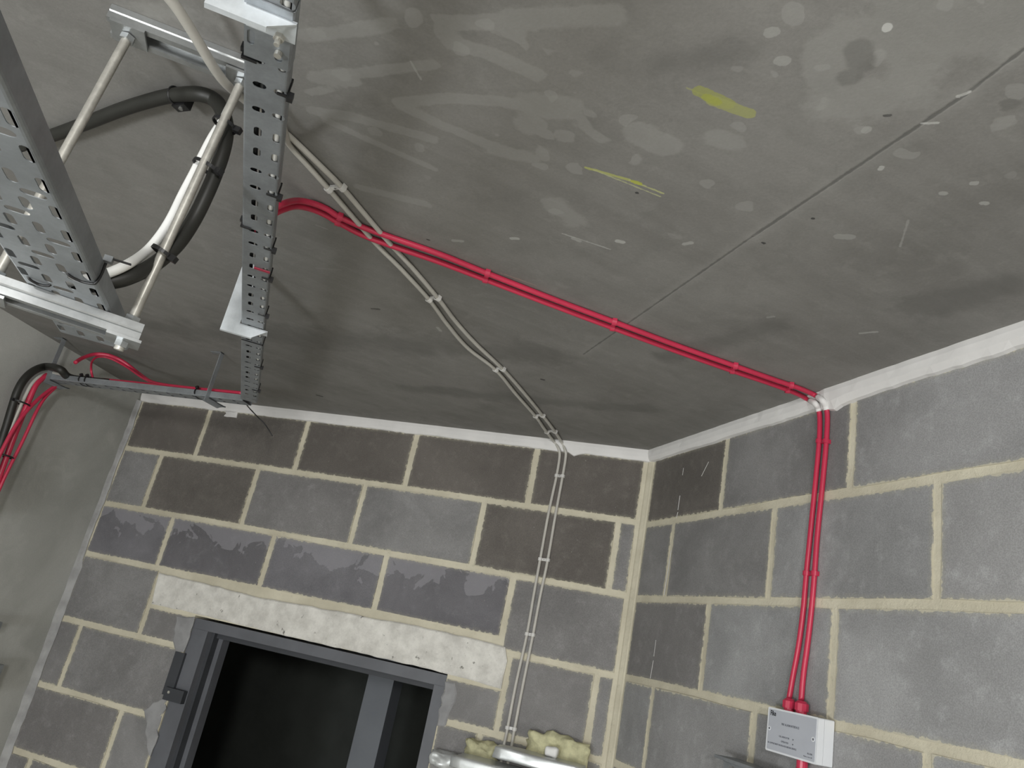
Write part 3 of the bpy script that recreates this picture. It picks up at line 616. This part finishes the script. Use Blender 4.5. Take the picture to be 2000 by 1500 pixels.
tag(tube('power_cable', [W(-1.262, -1.33, 2.775), W(-1.245, -1.26, 2.800)]+zl([(558, 262, 2.870), (566, 284, 2.8885)]+[(x, y, 2.8895) for x, y in ((600, 322), (642, 369), (690, 425), (738, 480), (786, 528), (838, 585), (874, 634), (914, 680), (968, 722), (1008, 770), (1046, 813))]) +
    [onz(1062, 836, 2.888), ony(1080, 860, .020), ony(1091, 876, .013), ony(1093, 892, .008)] + [ony(x, y, .0075) for x, y in ((1087, 930), (1072, 1000), (1055, 1093), (1042, 1165), (1029, 1240), (1008, 1335), (991, 1424), (983, 1462), (976, 1500))], .0047, M['cream'], k=10),
    'left-hand cable of the pale pair clipped across the ceiling and down the back wall', 'cable', 'pair of pale grey cables')
# red pair
redA = [onz(492, 452, 2.785), onz(512, 428, 2.797), onz(534, 408, 2.815)]+zl([(556, 397, 2.835), (580, 392, 2.868), (607, 396, 2.884), (638, 408, 2.889)]+[(x, y, 2.889) for x, y in ((664, 424), (712, 445), (760, 462), (860, 497), (952, 534), (1080, 584), (1200, 629), (1320, 674), (1436, 715), (1510, 741), (1560, 758))])+[onz(1590, 771, 2.888), onr(1606, 782, .026), onr(1613, 795, .014)]+[onr(x, y, .0085) for x, y in ((1616, 815), (1614, 862), (1608, 930), (1603, 980), (1596, 1050), (1591, 1120), (1585, 1190), (1577, 1260), (1569, 1320), (1565, 1368))]
redB = [onz(486, 468, 2.785), onz(507, 442, 2.797), onz(532, 420, 2.815)]+zl([(554, 409, 2.835), (580, 403, 2.866), (610, 409, 2.884), (636, 420, 2.889)]+[(x, y, 2.889) for x, y in ((660, 434), (706, 458), (756, 477), (856, 511), (948, 546), (1076, 595), (1196, 640), (1316, 684), (1430, 724), (1504, 749), (1552, 767))])+[onz(1576, 779, 2.888), onr(1592, 788, .026), onr(1598, 798, .014)]+[onr(x, y, .0085) for x, y in ((1601, 818), (1600, 862), (1594, 930), (1589, 980), (1582, 1050), (1575, 1120), (1569, 1190), (1560, 1260), (1549, 1320), (1541, 1366))]
tag(tube('fire_alarm_cable', redA, .0056, M['red'], k=12), 'upper right red cable of the pair crossing the ceiling to the alarm box', 'cable', 'pair of red fire alarm cables')
tag(tube('fire_alarm_cable', redB, .0056, M['red'], k=12), 'lower left red cable of the pair crossing the ceiling to the alarm box', 'cable', 'pair of red fire alarm cables')
# white mastic smeared over both red cables where they cross the bead
for P_, r0 in ((redA, .0068), (redB, .0068)):
    Q_ = catmull(P_, 8); V, Fc = tubemesh([q_ for q_ in Q_[int(18.45*8):int(20.5*8)]], r0, 12); mesh('mastic_smear', V, Fc, M['trim'], bpy.data.objects['trim_2'], True)
# cables lying in the small tray
tag(tube('power_cable', [W(-1.2232, -2.05, 2.757), W(-1.2232, -1.5, 2.757), W(-1.2235, -1.0, 2.757), W(-1.2225, -.6, 2.757), W(-1.2235, -.1, 2.757), W(-1.224, .15, 2.757)], .0055, M['white_cable'], k=8, step=3),
    'white cable lying inside the narrow tray, seen through its slots', 'cable')
for i, (nn, lab) in enumerate(((-1.2375, 'black cable lying in the middle of the narrow tray'), (-1.2508, 'black cable lying in the narrow tray along its left flange'))):
    tag(tube('power_cable', [W(nn, -2.05, 2.757), W(nn, -1.0, 2.7575), W(nn, -.3, 2.757), W(nn, .13, 2.757)], .0055, M['black'], k=8, step=3), lab, 'cable')
# red cables above and in the back tray
def yz(x, y, z): return onz(x, y, z)
tag(tube('fire_alarm_cable', [onz(147, 708, 2.80), onz(162, 699, 2.83), onz(185, 692, 2.86), onz(212, 694, 2.87), onz(240, 706, 2.865), onz(268, 727, 2.84), onz(292, 744, 2.80), onz(315, 751, 2.783), onz(360, 757, 2.779), onz(420, 763, 2.779), onz(474, 768, 2.779)], .0062, M['red'], k=10),
    'thick red cable arching up to the ceiling above the back tray', 'cable')
tag(tube('fire_alarm_cable', [onz(181, 737, 2.779), onz(178, 722, 2.80), onz(180, 706, 2.835), onz(192, 697, 2.86), onz(215, 700, 2.866), onz(246, 716, 2.85), onz(280, 739, 2.81), onz(310, 752, 2.785), onz(360, 758, 2.779), onz(410, 763, 2.779)], .0036, M['red'], k=8),
    'thin red cable looping up beside the thick arch above the back tray', 'cable')
tag(tube('fire_alarm_cable', [onz(200, 741, 2.776), onz(260, 747, 2.777), onz(320, 754, 2.777), onz(400, 763, 2.777), onz(440, 767, 2.779), onz(474, 771, 2.779)], .0050, M['red'], k=8),
    'red cable lying straight along the top of the back tray', 'cable')
# cables dropping down the left wall
tag(tube('flexible_conduit', [(-1.70, -.523, 2.768), (-1.86, -.526, 2.768), onz(118, 722, 2.772)]+[onl(x, y, .045) for x, y in ((92, 716), (70, 722), (50, 738), (35, 762), (24, 795), (12, 835), (-4, 885), (-24, 945), (-50, 1010))], .0125, M['conduit'], k=12),
    'thick black cable curving from the back tray down the left wall', 'cable')
tag(tube('power_cable', [(-1.70, -.535, 2.765), (-1.86, -.536, 2.765), onz(120, 731, 2.768)]+[onl(x, y, .055) for x, y in ((98, 728), (78, 735), (62, 750), (50, 772), (38, 798), (26, 826), (14, 856), (2, 888), (-14, 935), (-32, 990))], .0052, M['cream'], k=10),
    'pale cable bending down the left wall between the black and red cables', 'cable')
for pts, r_, lab in (([(92, 733), (84, 738), (70, 752), (58, 778), (48, 802), (38, 826), (24, 862), (10, 900), (-8, 950), (-30, 1010)], .0090, 'thickest red cable going down the left wall beside the black one'),
                     ([(113, 752), (98, 761), (80, 775), (62, 792), (42, 815), (24, 842), (8, 872), (-8, 905), (-30, 960)], .0060, 'red cable crossing over the others on the left wall'),
                     ([(112, 754), (98, 766), (84, 782), (70, 806), (58, 832), (44, 862), (30, 890), (16, 918), (2, 948), (-20, 1000)], .0052, 'slack red cable hanging furthest right on the left wall')):
    tag(tube('fire_alarm_cable', [onl(x, y, .060 if r_ > .008 else .072) for x, y in pts], r_, M['red'], k=10), lab, 'cable', 'red cables down the left wall')
# loose thin black tail
tag(tube('loose_wire', [onz(476, 783, 2.752), ony(486, 796, .35), ony(502, 813, .30), ony(516, 827, .28), ony(525, 840, .27), ony(532, 852, .26)], .0019, M['tie'], k=6),
    'thin black cut wire tail drooping from the far end of the narrow tray', 'wire')

# ------------------------------------------------------------------ cable ties
def ring_tie(c_, ax1, ax2, r1, r2, head, lab, wdt=.0024, group='black ties round the rod and cables', tail=None, m_='tie'):
    c_, ax1, ax2 = [np.array(q, float) for q in (c_, ax1, ax2)]; ax3 = np.cross(ax1, ax2); ax3 /= np.linalg.norm(ax3); K = 28
    root = empty('cable_tie', c_); tag(root, lab, 'cable tie', group); V = []; Fc = []
    for i in range(K):
        t = 2*math.pi*i/K
        for rr in (0, .0014):
            for s in (-1, 1): V.append(c_+ax1*(r1+rr)*math.cos(t)+ax2*(r2+rr)*math.sin(t)+ax3*s*wdt)
    for i in range(K):
        a, b_ = 4*i, 4*((i+1) % K); Fc += [(a, b_, b_+1, a+1), (a+2, a+3, b_+3, b_+2), (a, a+2, b_+2, b_), (a+1, b_+1, b_+3, a+3)]
    mesh('strap', V, Fc, M[m_], root, False)
    h = c_+ax1*(r1+.004)*math.cos(head)+ax2*(r2+.004)*math.sin(head); rad_ = ax1*math.cos(head)+ax2*math.sin(head); rad_ /= np.linalg.norm(rad_); tg = np.cross(ax3, rad_)
    mb = MB().box(h, (rad_, tg, ax3), (.0048, .0040, .0040)); mb.build('head', M[m_], root)
    if tail: MB().box(h+rad_*.004+np.array(tail)*.5, (np.array(tail)/np.linalg.norm(tail), np.cross(tail, ax3)/np.linalg.norm(tail), ax3), (np.linalg.norm(tail)/2, .0009, .0019)).build('tail', M[m_], root)
    adopt(root); return root
XR = ROT[0]/np.linalg.norm(ROT[0][:2]); XR = np.array([ROT[0][0], ROT[0][1], 0]); XR /= np.linalg.norm(XR); YF = np.cross((0, 0, 1), XR)
def tie_at(px, py, z, r1, r2, head, lab, tilt=.0, **k):
    c_ = onz(px, py, z)+YF*.004; a1 = XR*math.cos(tilt)+np.array([0, 0, 1])*math.sin(tilt); ring_tie(c_, a1, YF, r1, r2, head, lab, **k)
tie_at(437, 240, 2.807, .0165, .0150, 0.0, 'black cable tie on the right rod, uppermost of the three', -.25)
tie_at(402, 324, 2.739, .0200, .0150, -.35, 'black cable tie on the right rod, middle of the three', -.30)
tie_at(314, 490, 2.602, .0135, .0125, 0.0, 'black cable tie on the right rod, lowest, round the white cable bend', -.35)
def tray_tie(d_, n0, lab, z=2.7492, nf=-1.2143, fh=.021, side=True, m_='tie', w_=.0022, head=True, group='black ties along the narrow tray'):
    root = empty('cable_tie', W(nf, d_, z)); tag(root, lab, 'cable tie', group); mb = MB(); up = np.array([0, 0, 1])
    mb.box(W((n0+nf)/2, d_, z-.0011), (NV, DV, up), (abs(nf-n0)/2+.0008, w_, .0007))
    if side: mb.box(W(nf+.0009, d_, z+fh/2-.001), (NV, DV, up), (.0008, w_, fh/2+.0016))
    if side: mb.box(W(nf-.008, d_, z+fh+.001), (NV, DV, up), (.0095, w_, .0008))
    mb.build('strap', M[m_], root)
    if head: MB().box(W(nf+.0038, d_+.002, z+.001), (NV, DV, up), (.0034, .0040, .0045)).build('head', M[m_], root)
    adopt(root); return root
def dl(x, y, z=2.749): return float(DV @ onz(x, y, z))
for (x_, y_), n0, lab in (((556, 186), -1.224, 'black tie with big head on the narrow tray just below the coupler'),
                       ((533, 382), -1.228, 'black tie on the narrow tray level with the start of the red pair'),
                       ((526, 487), -1.226, 'black tie on the narrow tray just above the red tape'), ((524, 545), -1.226, 'black tie on the narrow tray just below the red tape'),
                       ((514, 616), -1.228, 'black tie on the narrow tray close before the pale bracket'), ((500, 716), -1.228, 'black tie on the narrow tray, second beyond the pale bracket'),
                       ((498, 762), -1.230, 'black tie on the narrow tray nearest the back wall')):
    tray_tie(dl(x_, y_), n0, lab)
tray_tie(dl(492, 668), -1.2605, 'thin dark tie across the full width of the narrow tray just beyond the pale bracket', head=False, w_=.0012)
tray_tie(dl(515, 528), -1.2400, 'red tape wrapped over the underside of the narrow tray', m_='redtape', w_=.0035, head=False, side=False, group='red marker tape')
def edge_tie(px, py, lab):
    d_ = dl(px, py); root = empty('cable_tie', W(-1.262, d_, 2.749)); tag(root, lab, 'cable tie', 'black ties along the narrow tray'); up = np.array([0, 0, 1])
    MB().box(W(-1.2560, d_, 2.7478), (NV, DV, up), (.0078, .0022, .0010)).box(W(-1.2635, d_, 2.757), (NV, DV, up), (.0010, .0022, .010)).build('strap', M['tie'], root)
    MB().box(W(-1.2655, d_, 2.760), (NV, DV, up), (.0022, .0035, .0040)).build('head', M['tie'], root); adopt(root)
edge_tie(505, 121, 'black tie on the left edge of the coupling plate near the photo top'); edge_tie(492, 447, 'black tie on the left edge of the narrow tray above the red tape')
# ties on the large tray
def big_tie(d_, n0, n1, lab, wrap):
    root = empty('cable_tie', W(n1, d_, zt)); tag(root, lab, 'cable tie', 'black ties on the wide tray'); up = np.array([0, 0, 1]); z = zt-.0018
    V, Fc = tubemesh(catmull([W(n0, d_-.003, z+.003), W(n0+(n1-n0)*.15, d_-.001, z), W((n0+n1)/2, d_+.004, z-.0006), W(n1-(n1-n0)*.12, d_+.002, z), W(n1, d_, z+.002)]+([W(n1+.0016, d_, z+.012), W(n1+.0018, d_-.002, z+.026)] if wrap else []), 6), .0016, 8)
    mesh('strap', V, Fc, M['tie'], root, True)
    if wrap:
        MB().box(W(n1+.003, d_-.002, z+.031), (NV, DV, up), (.0045, .004, .0035)).build('head', M['galv_dark'], root)
        MB().box(W(n1+.015, d_-.002, z+.033), (NV, DV, up), (.011, .0016, .0008)).build('tail', M['tie'], root)
    adopt(root)
dq = lambda x, y: float(DV @ onz(x, y, zt)); nq = lambda x, y: float(NV @ onz(x, y, zt))
big_tie(dq(165, 545), nq(128, 531), -1.3465, 'black tie looped from a slot over the right flange of the wide tray', True)
big_tie(dq(72, 548), nq(50, 536), nq(94, 548), 'short black tie threaded between two slots of the wide tray, left side', False)
# ties on the back tray
for x_, y_, lab in ((147, 741, 'black tie round the back tray beside its left bracket'), (160, 743, 'second black tie round the back tray from its left bracket'), (372, 765, 'black tie round the back tray before the right bracket')):
    c_ = onz(x_, y_, 2.755); ring_tie((c_[0], -.523, 2.7635), (0, 1, 0), (0, 0, 1), .0262, .0150, math.pi*.75, lab, .002, 'black ties round the back tray')
for px, py, lab in ((40, 787, 'black tie round the cables on the left wall, upper one'), (8, 890, 'black tie round the red cables on the left wall, lower one')):
    c_ = onl(px, py, .058); tdir = onl(px-10, py+22, .058)-onl(px, py, .058); tdir /= np.linalg.norm(tdir); a1 = np.cross(tdir, LN); a1 /= np.linalg.norm(a1)
    ring_tie(c_, a1, LN, .030, .024, math.pi*(1 if a1 @ ROT[0] > 0 else 0), lab, .0025, 'black ties on the left wall')

# ------------------------------------------------------------------ clips
def clip(A, B, nrm, rc, m_, lab, group, along):
    """double clip: a saddle over each cable and a screwed bridge"""
    A, B, nrm, along = [np.array(q, float) for q in (A, B, nrm, along)]; along /= np.linalg.norm(along); ac = (B-A); L = np.linalg.norm(ac); ac /= L
    root = empty('cable_clip', (A+B)/2); tag(root, lab, 'cable clip', group)
    for Pc in (A, B):
        V = []; Fc = []; K = 9; r0, r1 = rc+.0002, rc+.0021; hw_ = .0048
        for i in range(K+1):
            t = math.pi*i/K; dr = ac*math.cos(t)+nrm*math.sin(t)
            for r_ in (r0, r1):
                for s in (-1, 1): V.append(Pc+dr*r_+along*s*hw_)
        for i in range(K):
            a, b_ = 4*i, 4*i+4; Fc += [(a, b_, b_+1, a+1), (a+2, a+3, b_+3, b_+2), (a, a+2, b_+2, b_), (a+1, b_+1, b_+3, a+3)]
        b0_ = len(V)
        for s2 in (-1, 1):
            c2 = Pc+ac*s2*(rc+.0011)-nrm*rc*.5; MBt = MB().box(c2, (ac, nrm, along), (.00105, rc*.5, hw_)); V += MBt.V; Fc += [tuple(b0_+i for i in f) for f in MBt.F]; b0_ = len(V)
        mesh('saddle', V, Fc, m_, root)
    mid_ = (A+B)/2; hb = max(.0015, L/2-rc-.001)
    MB().box(mid_-nrm*(rc-.0028), (ac, nrm, along), (hb, .0024, .0042)).build('bridge', m_, root)
    s_ = mid_-nrm*(rc-.0052); MB().cyl(s_, s_+nrm*.0010, .0020, 10).build('screw', M['screw'], root)
    adopt(root); return root
M['clip_white'] = simple('white_coated_clip', (.64, .63, .61), .4, 0, .05, 20)
M['clip_red'] = simple('red_coated_clip', (.50, .030, .075), .28, 0, .05, 20)
od = ('nearest the narrow tray', 'second from the narrow tray', 'third from the narrow tray', 'fourth from the narrow tray', 'last before the white bead')
for (a, b_), l_ in zip((((642, 369), (668, 366)), ((838, 585), (855, 582)), ((968, 722), (982, 721)), ((1046, 813), (1060, 812)), ((1068, 844), (1084, 843))), od):
    A = onz(*a, 2.8895); B = onz(*b_, 2.8895); dr = onz(a[0]+30, a[1]+38, 2.8895)-A
    ac = B-A; dr = dr-ac*(dr@ac)/(ac@ac)
    clip(A, B, (0, 0, -1), .0047, M['clip_white'], 'white double clip holding the pale pair on the ceiling, '+l_, 'white clips on the ceiling', dr)
od = ('topmost', 'second from the top', 'third from the top', 'lowest')
for (a, b_), l_ in zip((((1087, 929), (1099, 930)), ((1055, 1092), (1070, 1094)), ((1029, 1238), (1041, 1240)), ((991, 1421), (1005, 1424))), od):
    clip(ony(*a, .0075), ony(*b_, .0075), (0, -1, 0), .0047, M['clip_white'], 'white double clip holding the pale pair on the back wall, '+l_, 'white clips on the back wall', (0, 0, 1))
od = ('nearest the narrow tray', 'second from the tray', 'halfway across the ceiling', 'fourth from the tray', 'last before the white bead')
for (a, b_), l_ in zip((((664, 424), (660, 434)), ((952, 534), (948, 546)), ((1200, 629), (1196, 640)), ((1436, 715), (1430, 724)), ((1545, 753), (1538, 762))), od):
    A = onz(*a, 2.889); B = onz(*b_, 2.889); dr = onz(a[0]+40, a[1]+15, 2.889)-A; ac = B-A; dr = dr-ac*(dr@ac)/(ac@ac)
    clip(A, B, (0, 0, -1), .0056, M['clip_red'], 'red double clip holding the red pair on the ceiling, '+l_, 'red clips on the ceiling', dr)
for (a, b_), l_ in zip((((1600, 862), (1614, 862)), ((1575, 1120), (1591, 1120))), ('upper one just below the white bead', 'lower one above the alarm box')):
    clip(onr(*a, .0085), onr(*b_, .0085), RN, .0056, M['clip_red'], 'red double clip on the right wall, '+l_, 'red clips on the right wall', (0, 0, 1))
# saddle clamp on the dark conduit
c_ = onz(342, 187, 2.879); tdir = onz(390, 184, 2.879)-onz(300, 195, 2.879); tdir /= np.linalg.norm(tdir); ac = np.cross(tdir, (0, 0, 1))
root = empty('conduit_clamp', c_); tag(root, 'black clamp fixing the thick dark cable to the ceiling', 'clamp')
V, Fc = tubemesh([c_+ac*.0128*math.cos(t)+np.array([0, 0, 1])*.0128*math.sin(t) for t in np.linspace(0, 2*math.pi, 25)[:-1]], .0016, 6, True); mesh('band', V, Fc, M['tie'], root, True)
q_ = onz(357, 203, 2.872); MB().box(q_+np.array([0, 0, .007]), (tdir, ac, (0, 0, 1)), (.012, .007, .015)).build('foot', M['tie'], root)
MB().cyl(q_-np.array([0, 0, .008]), q_-np.array([0, 0, .010]), .0035, 10).build('screw', M['screw'], root); adopt(root)

# ------------------------------------------------------------------ alarm interface box
U0, U1, ZB, ZT, DP = .716, .8615, 2.1325, 2.2135, .040
root = empty('junction_box', RD*(U0+U1)/2+np.array([0, 0, ZB])); tag(root, 'white fire alarm interface box with grey front label on the right wall', 'electrical box')
UPV = np.array([0, 0, 1.]); uc = (U0+U1)/2; zc = (ZB+ZT)/2; hw, hh = (U1-U0)/2, (ZT-ZB)/2
def rbox(name, o0, o1, hw, hh, m_, r_=.003, parent=None):
    pts = []
    for sx, sz, a0 in ((1, 1, 0), (-1, 1, 1), (-1, -1, 2), (1, -1, 3)):
        for i in range(4): t = math.pi/2*(a0+i/3); pts.append((sx*(hw-r_)+r_*math.cos(t), sz*(hh-r_)+r_*math.sin(t)))
    P_ = [RD*(uc+a)+UPV*(zc+c_)+RN*o0 for a, c_ in pts]; return MB().prism(P_, RN*(o1-o0)).build(name, m_, parent)
rbox('back_box', .0035, .0255, hw, hh, M['box'], parent=root); rbox('seam', .0255, .0262, hw-.0008, hh-.0008, M['ink_grey'], parent=root)
lid = rbox('lid', .0262, DP, hw, hh, M['box'], parent=root); fl = rbox('front_label', DP, DP+.0005, hw-.0042, hh-.0034, M['label'], .002, root)
for a, c_ in ((-hw+.0085, .001), (hw-.0105, .001)):
    q_ = RD*(uc+a)+UPV*(zc+c_)+RN*(DP+.0005); MB().cyl(q_, q_+RN*.0008, .0042, 16).build('screw_surround', M['box'], root)
    q2 = q_+RD*.0008; MB().cyl(q2, q2+RN*.0012, .0022, 12).build('screw', M['ink_grey'], root)
def text(s, x, z, size, m_, bold=0, align='LEFT', squeeze=1.):
    cu = bpy.data.curves.new('lettering', 'FONT'); cu.body = s; cu.size = size; cu.align_x = align; cu.offset = bold; cu.extrude = .0001; cu.resolution_u = 2
    ob = bpy.data.objects.new('tmp', cu); COL.objects.link(ob); bpy.context.view_layer.update()
    me_ = bpy.data.meshes.new_from_object(ob.evaluated_get(bpy.context.evaluated_depsgraph_get())); bpy.data.objects.remove(ob); bpy.data.curves.remove(cu)
    xform(me_, RD*(uc+x)+UPV*(zc+z)+RN*(DP+.0007), RD*squeeze, UPV, RN); me_.materials.clear(); return link('lettering', me_, m_, root)
lx = -hw+.0075
text('Fike', lx+.001, hh-.0145, .0128, M['ink'], .00035, squeeze=.82)
text('FIRE ALARM INTERFACE', -.003, hh-.0285, .0056, M['ink_grey'], .00008, 'CENTER', .86)
text('CELL INDICATOR', -.0185, -.0105, .0045, M['ink_grey'], .00004, 'CENTER', .86); text('OPERATED', -.0160, -.0190, .0045, M['ink_grey'], .00004, 'CENTER', 1.0)
for zz in (-.009, -.0175): q_ = RD*(uc+.0075)+UPV*(zc+zz)+RN*(DP+.0005); MB().cyl(q_, q_+RN*.0004, .0014, 12).build('indicator', M['ink_grey'], root)
text('ALL SUPPLIES MUST BE ISOLATED BEFORE SERVICE', lx-.001, -.0262, .0042, M['ink_grey'], .00006, squeeze=.90)
text('RU-4785', hw-.024, -.0270, .0042, M['ink_grey'], .00004, squeeze=.9); text('Made in the UK', hw-.034, -.0325, .0034, M['ink_grey'], 0, squeeze=1.1)
def gland(px, py, lab=None):
    q_ = onr(px, py, .018); u = RD @ q_; b_ = RD*u+RN*.018+UPV*ZT
    g = MB().cyl(b_, b_+UPV*.0050, .0105, 16).cyl(b_+UPV*.0050, b_+UPV*.0185, .0134, 10).cyl(b_+UPV*.0185, b_+UPV*.0235, .0130, 12, .0075)
    return g.build('cable_gland', M['clip_red'], root, False)
gland(1541, 1384); gland(1565, 1389)
cb = RD*(uc+.010)+RN*.018; g = MB().cyl(cb+UPV*(ZB-.001), cb+UPV*(ZB-.016), .0105, 14).cyl(cb+UPV*(ZB-.016), cb+UPV*(ZB-.03), .012, 10); g.build('cable_gland', M['clip_red'], root)
adopt(root)
tag(tube('fire_alarm_cable', [cb+UPV*(ZB-.03), cb+UPV*(ZB-.12), cb+UPV*(ZB-.4)], .0056, M['red'], step=3), 'red cable leaving the underside of the alarm box', 'cable')
# galvanised slotted trunking below and left of the box
root = empty('trunking_end', RD*.62+UPV*2.09); tag(root, 'galvanised slotted channel end poking up below the alarm box', 'trunking')
tz = 2.0945; mb = MB(); mb.box(RD*.668+RN*.03+UPV*tz, (RD, RN, UPV), (.094, .0275, .0012)); mb.box(RD*.668+RN*.0580+UPV*(tz-.002), (RD, RN, UPV), (.094, .0008, .0032)); mb.build('top_flange', M['galv_dark'], root)
sheet('web', [(-.08, -.12), (.08, -.12), (.08, 0), (-.08, 0)], [[(x+a, y+c_) for a, c_ in ((-.009, -.035), (.009, -.035), (.009, -.006), (-.009, -.006))] for x in (-.052, -.022, .008, .038) for y in (-.004, -.06)], .0012, RD*.678+RN*.050+UPV*(tz-.001), RD, UPV, RN, M['galv_dark'], root)
adopt(root)

# ------------------------------------------------------------------ foil-wrapped boards and foam at the foot of the pale cables
def crumple(name, c_, h_, axes, m_, lab=None, cat=None, amp=.004, r_=.012, n=(26, 8, 8), seed=0, parent=None, group=None):
    bm = bmesh.new(); bmesh.ops.create_cube(bm, size=2)
    bmesh.ops.subdivide_edges(bm, edges=bm.edges[:], cuts=9, use_grid_fill=True)
    from mathutils import noise as mn
    A = [np.array(a, float) for a in axes]
    for v in bm.verts:
        q_ = np.array(v.co)*np.array(h_); lim = np.maximum(np.array(h_)-r_, 0); c0 = np.clip(q_, -lim, lim); dd = q_-c0; L = np.linalg.norm(dd)
        if L > 1e-9: q_ = c0+dd/L*r_
        s = mn.noise(Vector((q_[0]*26+seed, q_[1]*26, q_[2]*26)))*amp+mn.noise(Vector((q_[0]*75+seed, q_[1]*75, q_[2]*75)))*amp*.5
        nrm_ = q_/(np.linalg.norm(q_)+1e-9); q_ = q_+nrm_*s
        v.co = tuple(np.array(c_, float)+A[0]*q_[0]+A[1]*q_[1]+A[2]*q_[2])
    me_ = bpy.data.meshes.new(name); bm.to_mesh(me_); bm.free(); o_ = link(name, me_, m_, parent, True)
    if lab: tag(o_, lab, cat, group)
    return o_
XY = ((1, 0, 0), (0, 1, 0), (0, 0, 1))
crumple('foil_wrapped_board', (-.185, -.075, 1.944), (.125, .045, .0165), XY, M['foil'], 'upper bright foil-wrapped insulation board under the pale cables', 'insulation', .0042, .006, seed=1)
crumple('foil_wrapped_board', (-.255, -.100, 1.899), (.160, .060, .0160), XY, M['foil'], 'lower foil-wrapped insulation board beside the door frame', 'insulation', .0042, .006, seed=5)
crumple('foam_lump', (-.372, -.022, 1.912), (.055, .026, .040), XY, M['foam'], 'yellow expanding foam lump left of the pale cables', 'foam', .022, .020, seed=3)
crumple('foam_lump', (-.150, -.018, 1.972), (.088, .022, .042), XY, M['foam'], 'yellow expanding foam lump right of the pale cables', 'foam', .024, .020, seed=8)
crumple('foam_offcut', (-.158, -.062, 1.973), (.018, .014, .014), XY, M['white_cable'], 'small white scrap sitting on the right foam lump', 'scrap', .004, .008, seed=11)
crumple('foil_scrap', (-.475, -.035, 1.880), (.040, .025, .020), XY, M['foil'], 'crumpled foil scrap against the door frame', 'scrap', .014, .012, seed=14)

# ------------------------------------------------------------------ things on the left wall at the edge of the view
for px, py, dz, lab in ((5, 1215, .030, 'small dark metal box on the left wall, upper of the two at the photo edge'), (8, 1298, .10, 'grey metal box on the left wall, lower of the two at the photo edge')):
    q_ = onl(px, py, .05); s_ = (q_-LP) @ LD; root = empty('wall_box', q_-LN*.05); tag(root, lab, 'box')
    MB().box(LP+LD*(s_+.05)+LN*.026+UPV*(q_[2]-dz/2), (LD, LN, UPV), (.05, .024, dz/2)).build('body', M['galv_dark'], root)
    MB().box(LP+LD*(s_+.05)+LN*.0512+UPV*(q_[2]-dz/2), (LD, LN, UPV), (.049, .0012, dz/2-.001)).build('cover', M['galv'], root); adopt(root)
